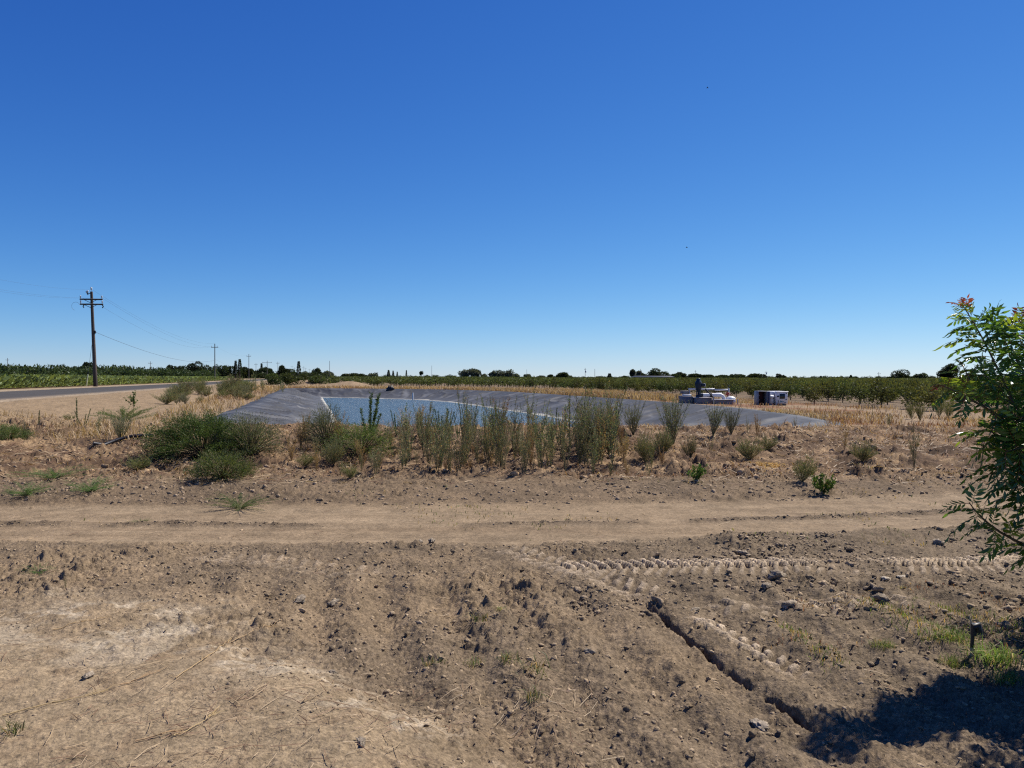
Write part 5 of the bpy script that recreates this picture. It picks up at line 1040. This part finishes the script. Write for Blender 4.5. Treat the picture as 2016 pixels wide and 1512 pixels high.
    e = thing('meter_box', 'small grey meter box with a bright white hood', 'meter box'); g = Geo(); rect(g, 1511, 1518.8, 781.5, 793.5, -.3, .1, (2.0, 2.0, 1.95)); part(g, 'box', M_GREYBOX, e); g = Geo(); a = [P3(1510.4, 781, -.45), P3(1519.6, 781, -.45), P3(1519.2, 776.8, -.32), P3(1510.8, 776.8, -.32), P3(1510.6, 776.4, .1), P3(1519.4, 776.4, .1), P3(1519.6, 781, .1), P3(1510.4, 781, .1)]
    g.add(np.array(a), None, [(0, 1, 2, 3), (3, 2, 5, 4), (4, 5, 6, 7), (7, 6, 1, 0), (0, 3, 4, 7), (1, 6, 5, 2)]); part(g, 'hood', M_WHITE, e); g = Geo(); rect(g, 1511.8, 1518, 793.5, YB + 1, -.25, .05, (1.2, 1.2, 1.3)); part(g, 'stand', M_GREYBOX, e)
    e = thing('generator_cabinet', 'white generator enclosure with a dark window on its right panel', 'generator')
    g = Geo(); rect(g, 1510.5, 1527.3, 769.5, 795.5, .12, 1.3, (.9, .9, .92)); part(g, 'side_panel', M_WHITE, e); g = Geo(); rect(g, 1527.5, 1550.5, 770.5, 793.5, -.05, 1.3); part(g, 'body', M_WHITE, e)
    g = Geo(); rect(g, 1528, 1551.6, 769.4, 770.4, -.1, 1.35, (1.1, 1.1, 1.1)); part(g, 'roof', M_WHITE, e); g = Geo(); rect(g, 1526.5, 1529, 769.5, YB, -.08, .1, (.85, .85, .9)); part(g, 'corner_post', M_WHITE, e); g = Geo(); rect(g, 1518.5, 1526.5, 792.5, YB + .5, .1, 1.2, (.5, .45, .4)); rect(g, 1529, 1549, 793.6, YB + .5, .05, 1.2, (.6, .55, .5)); part(g, 'base', M_GREYBOX, e)
    g = Geo(); rect(g, 1534.3, 1544.8, 774.2, 784, -.09, -.05, bev=.02); wn = part(g, 'window', M_GLASS, e); wn['label'] = 'dark rounded window with three small lights'
    g = Geo(); [rect(g, 1535.4 + k * 2.9, 1537.1 + k * 2.9, 775, 776.8, -.105, -.09, (.7, .7, .7), .004) for k in range(3)]; part(g, 'gauge_lights', M_GALV, wn)
    for x0, x1, y0, y1, d in ((1523, 1525.8, 781.2, 784, .10), (1529.5, 1532.8, 777.8, 780.6, -.07), (1546.8, 1548.8, 772.5, 774, -.07), (1546.2, 1548.2, 784.8, 786.4, -.07), (1549.6, 1550.6, 779, 780, -.07)): g = Geo(); rect(g, x0, x1, y0, y1, d - .02, d + .03, bev=.004); part(g, 'latch', M_BLACK, e)
    g = Geo(); rect(g, 1531.5, 1532.8, 787, 791, -.07, -.05, (.5, .5, .5), 0); part(g, 'handle', M_GALV, e)
    g = Geo(); rect(g, 1537.2, 1542, 788.6, 789.4, -.062, -.05, bev=0); rect(g, 1536, 1537.4, 787.4, 789.6, -.063, -.05, bev=0); rect(g, 1535.5, 1542.5, 790, 790.4, -.062, -.05, bev=0); part(g, 'printed_emblem', M_LOGO, e); g = Geo(); rect(g, 1543.5, 1547, 790.6, 791.6, -.062, -.05, (.4, .4, .45), 0); part(g, 'nameplate', M_GALV, e)
pump()

# things in and by the pond
g = Geo(); p = at(813, 798, 79); g.tube([(0, 0, -.6), (0, 0, .0 + (798 - 784) / F * 79)], .075, 10); o = g.build('marker_stake', M_WHITE, None, True, (p[0], 79, WZ)); tag(o, 'white pipe stake standing in the pond water', 'stake')
g = Geo(); rng = r_(500); V, Fc = rock(rng, 3); g.add(V * [.42, .35, .75] + [0, 0, .35], Fc, None, (1, 1, 1)); g.add(V[:, [1, 0, 2]] * [.35, .3, .4] + [-.35, 0, .1], Fc, None, (1, 1, 1)); p = at(768, 776, 88.2); o = g.build('black_bag', M_BLACK, None, True, (p[0], 88.2, CREST - .58)); tag(o, 'black sack lying on the far liner at the waterline', 'sack')
# little tears and white flaps on the far liner
def roof_house():
    Y = 390; x0, x1 = (1246 - 1008) / F * Y, (1330 - 1008) / F * Y; zb = .3; e = empty('farm_house', ((x0 + x1) / 2, Y, zb)); w_ = x1 - x0
    g = Geo(); g.box((0, 4, .9), (w_ * .96, 8, 1.8), (1, 1, 1), .02); g.build('wall', plain('house_wall', (.34, .30, .26), .9), e)
    h = CAMZ + (HZ - 739.5) / F * Y - zb; V = [(-w_ / 2, -.5, 1.75), (w_ / 2, -.5, 1.75), (w_ / 2, 8.5, 1.75), (-w_ / 2, 8.5, 1.75), (-w_ / 2 + 1.5, 4, h), (w_ / 2 - 1.5, 4, h)]
    g = Geo(); g.add(V, [(0, 4, 3), (1, 2, 5)], [(0, 1, 5, 4), (2, 3, 4, 5), (0, 3, 2, 1)]); g.build('roof', plain('grey_roof', (.20, .21, .23), .9), e); tag(e, 'low farm house showing its grey roof beneath the biggest round tree', 'house')
roof_house()
# irrigation riser by the right edge
def riser():
    x, y = spot(1917, 1288); z = gz1(x, y); k = y / F; e = empty('irrigation_riser', (x, y, z)); h = (1288 - 1232) * k
    Geo().tube([(0, 0, -.03), (0.002, 0, h * .35), (.012, 0, h)], [.013, .012, .012], 10).build('pipe', M_BLACK, e, True)
    g = Geo(); g.tube([(.008, -.01, h), (.03, -.015, h + .015), (.042, -.018, h - .03)], [.024, .027, .02], 10); g.tube([(.012, 0, h - .06), (.014, 0, h + .02)], .019, 10); g.build('cap', M_BLACK, e, True)
    Geo().tube([(.006, .01, h * .2), (.0, .01, h + .03), (-.014, .01, h + .075)], [.006, .007, .004], 6, (.46, .36, .22)).build('stick', M_STEM, e)
    Geo().tube([(.0, -.002, -.02), (.004, -.002, h * .25)], .0145, 8, (.36, .3, .22)).build('dusty_foot', M_STEM, e)
    tag(e, 'black plastic irrigation riser with a round cap standing in the grass', 'irrigation riser')
riser()
def hose():
    g = Geo(); P = [spot(a, b) for a, b in ((183, 881), (205, 877), (232, 872), (262, 868), (300, 868))]; P = np.array([(x, y, gz1(x, y) + .05) for x, y in P]); g.tube(P, .035, 10, (1.6, 1.6, 1.7)); tag(g.build('hose', M_BLACK, None, True), 'dark hose lying on the sand left of the big green bush', 'hose')
    x, y = spot(1500, 916); me = grass(r_(610), 260, .13, .26, .010, 2.0, (.42, .24, .09), .5, (.50, .33, .14)).mesh('blades', M_STRAW); o = bpy.data.objects.new('dry_tuft', me); COL.objects.link(o); o.location = (x, y, gz1(x, y)); o.scale = (1.5, 1, 1); tag(o, 'orange brown dry tuft low on the right bank', 'dry tuft')
    weed_px('weed', 'thin1', 128, 1166, 1136, 'thin bluish stalk on the pale crust at the left', wide=.7); weed_px('dead_weed', 'twiggy', 203, 1156, 1132, 'dead twig standing on the pale crust at the left', 'weed', wide=.6)
hose()
# birds
def bird(px, py, Y, span, roll, label):
    p = at(px, py, Y); g = Geo(); g.tube([(0, -.11, 0), (0, -.04, .01), (0, .06, .01), (0, .13, 0)], [.01, .032, .03, .008], 8)
    o = empty('bird', tuple(p), .6); o.rotation_euler = (0, roll, .6); g.build('body', M_BLACK, o, True)
    for sg in (-1, 1): gw = Geo(); gw.add([(0, .05, .015), (sg * span * .5, .03, .06), (sg * span, -.04, .03), (sg * span * .5, -.05, .055), (0, -.05, .01), (0, .04, .0), (sg * span * .5, .02, .05), (sg * span * .5, -.04, .045), (0, -.04, .0)], [(1, 2, 3), (6, 7, 2)], [(0, 1, 3, 4), (5, 8, 7, 6)]); gw.build('wing', M_BLACK, o)
    tag(o, label, 'bird')
bird(1351, 487, 75, .13, .3, 'tiny dark bird low in the sky'); bird(1390, 174, 75, .10, .9, 'tiny bird high in the sky')

# ------------------------------------------------------------------ the near tree at the right
def near_tree():
    rng = r_(600); gw, gl = Geo(), Geo(); x0, y0 = 4.55, 5.7; zb = gz1(x0, y0)
    LV, LC = [], []
    def leaflet(p, d, s, L, W, c):
        n = unit(np.cross(d, s)); m = p + d * L * .42; V = [p, m + s * W / 2 + n * W * .18, p + d * L * .78 + s * W * .28 + n * .003, p + d * L - n * L * .08, p + d * L * .78 - s * W * .28 + n * .003, m - s * W / 2 + n * W * .18, m]
        gl.add(V, [(0, 1, 6), (0, 6, 5), (1, 2, 6), (6, 4, 5)], [(6, 2, 3, 4)], c)
    def compound(p, d, L, kind, droop=.35, npair=5):
        d = unit(d); side = unit(np.cross(d, np.array([0, 0, 1.]) + rng.normal(size=3) * .25)); upv = np.cross(side, d); t = np.linspace(0, 1, npair + 2); pts = p + d * L * t[:, None] - np.array([0, 0, 1]) * L * droop * (t ** 2)[:, None]
        gl.tube(pts, np.linspace(.0022, .0012, len(t)), 3, (.16, .13, .05) if kind == 'g' else (.25, .07, .04), False)
        base = {'g': (.105, .185, .036), 'y': (.21, .27, .035), 'r': (.25, .045, .030), 'o': (.24, .13, .035), 'd': (.070, .138, .032)}[kind]
        for k in range(1, npair + 2):
            dd = unit(pts[k] - pts[k - 1]); sz = .094 * (1 - .25 * abs(k / npair - .5)) * (L / .21) * rng.uniform(.85, 1.15)
            for sg in ((-1, 1) if k <= npair else (0,)):
                c = np.asarray(base) * rng.uniform(.7, 1.35); e = unit(dd * .62 + side * sg * .85 - np.array([0, 0, 1]) * rng.uniform(.05, .45) + rng.normal(size=3) * .1) if sg else unit(dd - np.array([0, 0, .3]))
                leaflet(pts[k], e, unit(np.cross(e, upv + rng.normal(size=3) * .3)), sz, sz * .27, c)
    def branch(pts, r0, r1, leafn, tip=None, f0=.15, L=.205, kinds='ggdgyd', droop=.4):
        pts = np.array(pts); t = np.linspace(0, 1, len(pts)); ts = np.linspace(0, 1, 10); P = np.stack([np.interp(ts, t, pts[:, q]) for q in range(3)], 1)
        for _ in range(2): P[1:-1] = (P[:-2] + P[1:-1] * 2 + P[2:]) / 4
        gw.tube(P, np.linspace(r0, r1, 10), 6, (.10, .075, .05), False)
        for k in range(leafn):
            f = f0 + (1 - f0) * (k + .5) / leafn; p = np.array([np.interp(f, ts, P[:, q]) for q in range(3)]); ax = unit(P[min(9, int(f * 9) + 1)] - P[max(0, int(f * 9) - 1)])
            a = k * 2.4 + rng.uniform(-.4, .4); n1 = unit(np.cross(ax, [.3, .2, 1.0])); n2 = np.cross(ax, n1); d = unit(ax * .55 + n1 * math.cos(a) + n2 * math.sin(a) + np.array([0, 0, .15]))
            kd = rng.choice(list(kinds)); s = L * rng.uniform(.8, 1.15)
            if tip and f > .90: kd = 'r' if f > .975 else 'y'; s *= .6; d = unit(d + ax * .8)
            compound(p, d, s, kd, droop * rng.uniform(.5, 1.4), 5 if s > .13 else 4)
        if tip:
            for k in range(1): compound(P[-1], unit(ax + rng.normal(size=3) * .45), L * .38, 'r', .1, 4)
    A = lambda px, py, Y: at(px + 20, py, Y * 1.15)
    base = np.array([x0, y0, zb])
    gw.tube([base + [0, 0, -.05], base + [.02, .02, .5], base + [-.04, 0, 1.0], base + [-.1, -.05, 1.5], base + [-.1, -.05, 1.9]], [.055, .05, .042, .028, .012], 10, (.11, .085, .06), False)
    branch([base + [-.05, 0, .85], A(2060, 900, 4.8), A(1990, 830, 4.6), A(1959, 750, 4.5), A(1926, 689, 4.5), A(1906, 646, 4.5), A(1876, 602, 4.5)], .011, .003, 56, 1, .25)
    branch([base + [-.05, 0, 1.0], A(2040, 800, 4.8), A(2004, 702, 4.7), A(2000, 646, 4.7), A(1985, 628, 4.7)], .010, .003, 46, 1, .25)
    branch([A(2000, 870, 4.6), A(1960, 820, 4.4), A(1900, 790, 4.3), A(1860, 768, 4.25), A(1834, 757, 4.25)], .009, .003, 15, 1, .35, .16, 'yygyd')
    branch([A(1955, 830, 4.45), A(1900, 785, 4.4), A(1892, 750, 4.4), A(1877, 722, 4.4)], .008, .003, 11, 1, .35, .15, 'yygo')
    branch([A(2016, 860, 4.5), A(1985, 800, 4.5), A(1950, 780, 4.45)], .008, .003, 10, 1, .3, .15, 'ggy')
    branch([base + [-.03, 0, .45], A(2080, 1110, 4.7), A(1974, 1060, 4.4), A(1944, 1044, 4.3), A(1904, 1010, 4.25), A(1890, 988, 4.2)], .014, .003, 17, None, .35, .17, 'ggyg')
    for pts, n in (([A(2080, 980, 4.8), A(2000, 930, 4.6), A(1930, 880, 4.5), A(1895, 850, 4.45)], 20), ([A(2090, 1000, 4.8), A(2010, 960, 4.5), A(1950, 930, 4.4), A(1915, 925, 4.35)], 20), ([A(2080, 930, 4.9), A(2010, 880, 4.7), A(1940, 855, 4.6), A(1885, 868, 4.55)], 18),
                   ([A(2100, 1050, 4.7), A(2030, 1010, 4.5), A(1985, 985, 4.4), A(1968, 990, 4.4)], 14), ([A(2090, 1090, 4.6), A(2030, 1080, 4.4), A(2000, 1085, 4.35), A(1990, 1095, 4.35)], 12), ([A(2100, 900, 4.9), A(2040, 830, 4.8), A(1985, 790, 4.75), A(1950, 800, 4.7)], 18),
                   ([A(2090, 860, 4.9), A(2040, 780, 4.9), A(2010, 740, 4.85), A(1975, 730, 4.8)], 16), ([A(2080, 960, 4.6), A(2020, 905, 4.4), A(1975, 880, 4.3), A(1925, 895, 4.25)], 18), ([A(2100, 820, 5.0), A(2070, 700, 5.0), A(2040, 640, 5.0)], 14),
                   ([A(2090, 940, 4.5), A(2025, 850, 4.4), A(1990, 820, 4.3), A(1945, 835, 4.3)], 16), ([A(2110, 900, 4.6), A(2060, 850, 4.4), A(2020, 820, 4.3), A(1990, 850, 4.3)], 18), ([A(2110, 1000, 4.5), A(2060, 960, 4.4), A(2020, 930, 4.3), A(1990, 900, 4.3)], 18), ([A(2110, 860, 4.7), A(2060, 760, 4.6), A(2030, 720, 4.6), A(2010, 690, 4.6)], 16), ([A(2110, 1060, 4.5), A(2060, 1040, 4.4), A(2030, 1040, 4.3), A(2000, 1020, 4.3)], 14), ([A(2100, 980, 4.5), A(2030, 940, 4.3), A(1985, 945, 4.25), A(1945, 965, 4.2)], 16)):
        branch([p + (np.array([.11, 0, .02]) if i_ > 0 else 0) for i_, p in enumerate(pts)], .008, .002, n + 2, None, .25, .195, 'gggdddyd')
    for q_ in (([A(2040, 800, 4.7), A(1990, 720, 4.6), A(1950, 660, 4.55), A(1945, 640, 4.5)], 16), ([A(1975, 790, 4.5), A(1935, 745, 4.45), A(1905, 735, 4.4)], 10), ([A(2070, 760, 4.8), A(2040, 690, 4.7), A(2020, 650, 4.7)], 14)): branch(q_[0], .007, .002, q_[1], None, .2, .195, 'ggdyd')
    for k in range(34):                                         # the part of the crown outside the picture, which shades the ground
        a = rng.uniform(-1.9, 1.9); h = rng.uniform(.5, 1.5); r = rng.uniform(.4, 1.05) * (1.1 - .2 * h); p0 = base + np.array([-.05, -.03, h]); p1 = p0 + np.array([math.cos(a) * r, math.sin(a) * r, rng.uniform(.2, .7)])
        branch([p0, p0 * .5 + p1 * .5 + [0, 0, .08], p1], .012, .003, 18, None, .25, .19, 'gggdyd')
    for k in range(5): branch([base + [-.1, -.05, 1.5], base + [-.1 + .12 * (k - 2), .08 * (k % 2), 2.0], base + [-.1 + .22 * (k - 2), .15 * (k % 3) - .1, 2.45]], .010, .003, 22, None, .2, .2, 'ggdyd')
    for k in range(20):
        y1 = rng.uniform(3.7, 5.2); p1 = np.array([max(.73 * y1 + .12, rng.uniform(2.9, 4.3)), y1, zb + rng.uniform(.9, 2.1)]); p0 = base + np.array([-.05, -.03, rng.uniform(.7, 1.6)])
        branch([p0, p0 * .5 + p1 * .5 + [0, 0, .12], p1], .012, .003, 26, None, .3, .215, 'gggdyd')
    e = empty('pistache_tree', tuple(base)); o1 = gw.build('branches', M_BARK, e, True); o2 = gl.build('foliage', M_GLOSSY_LEAF, e)
    for o in (o1, o2): o.location = tuple(-base)
    tag(e, 'leafy young tree with red shoot tips reaching in from the right edge', 'tree')
near_tree()
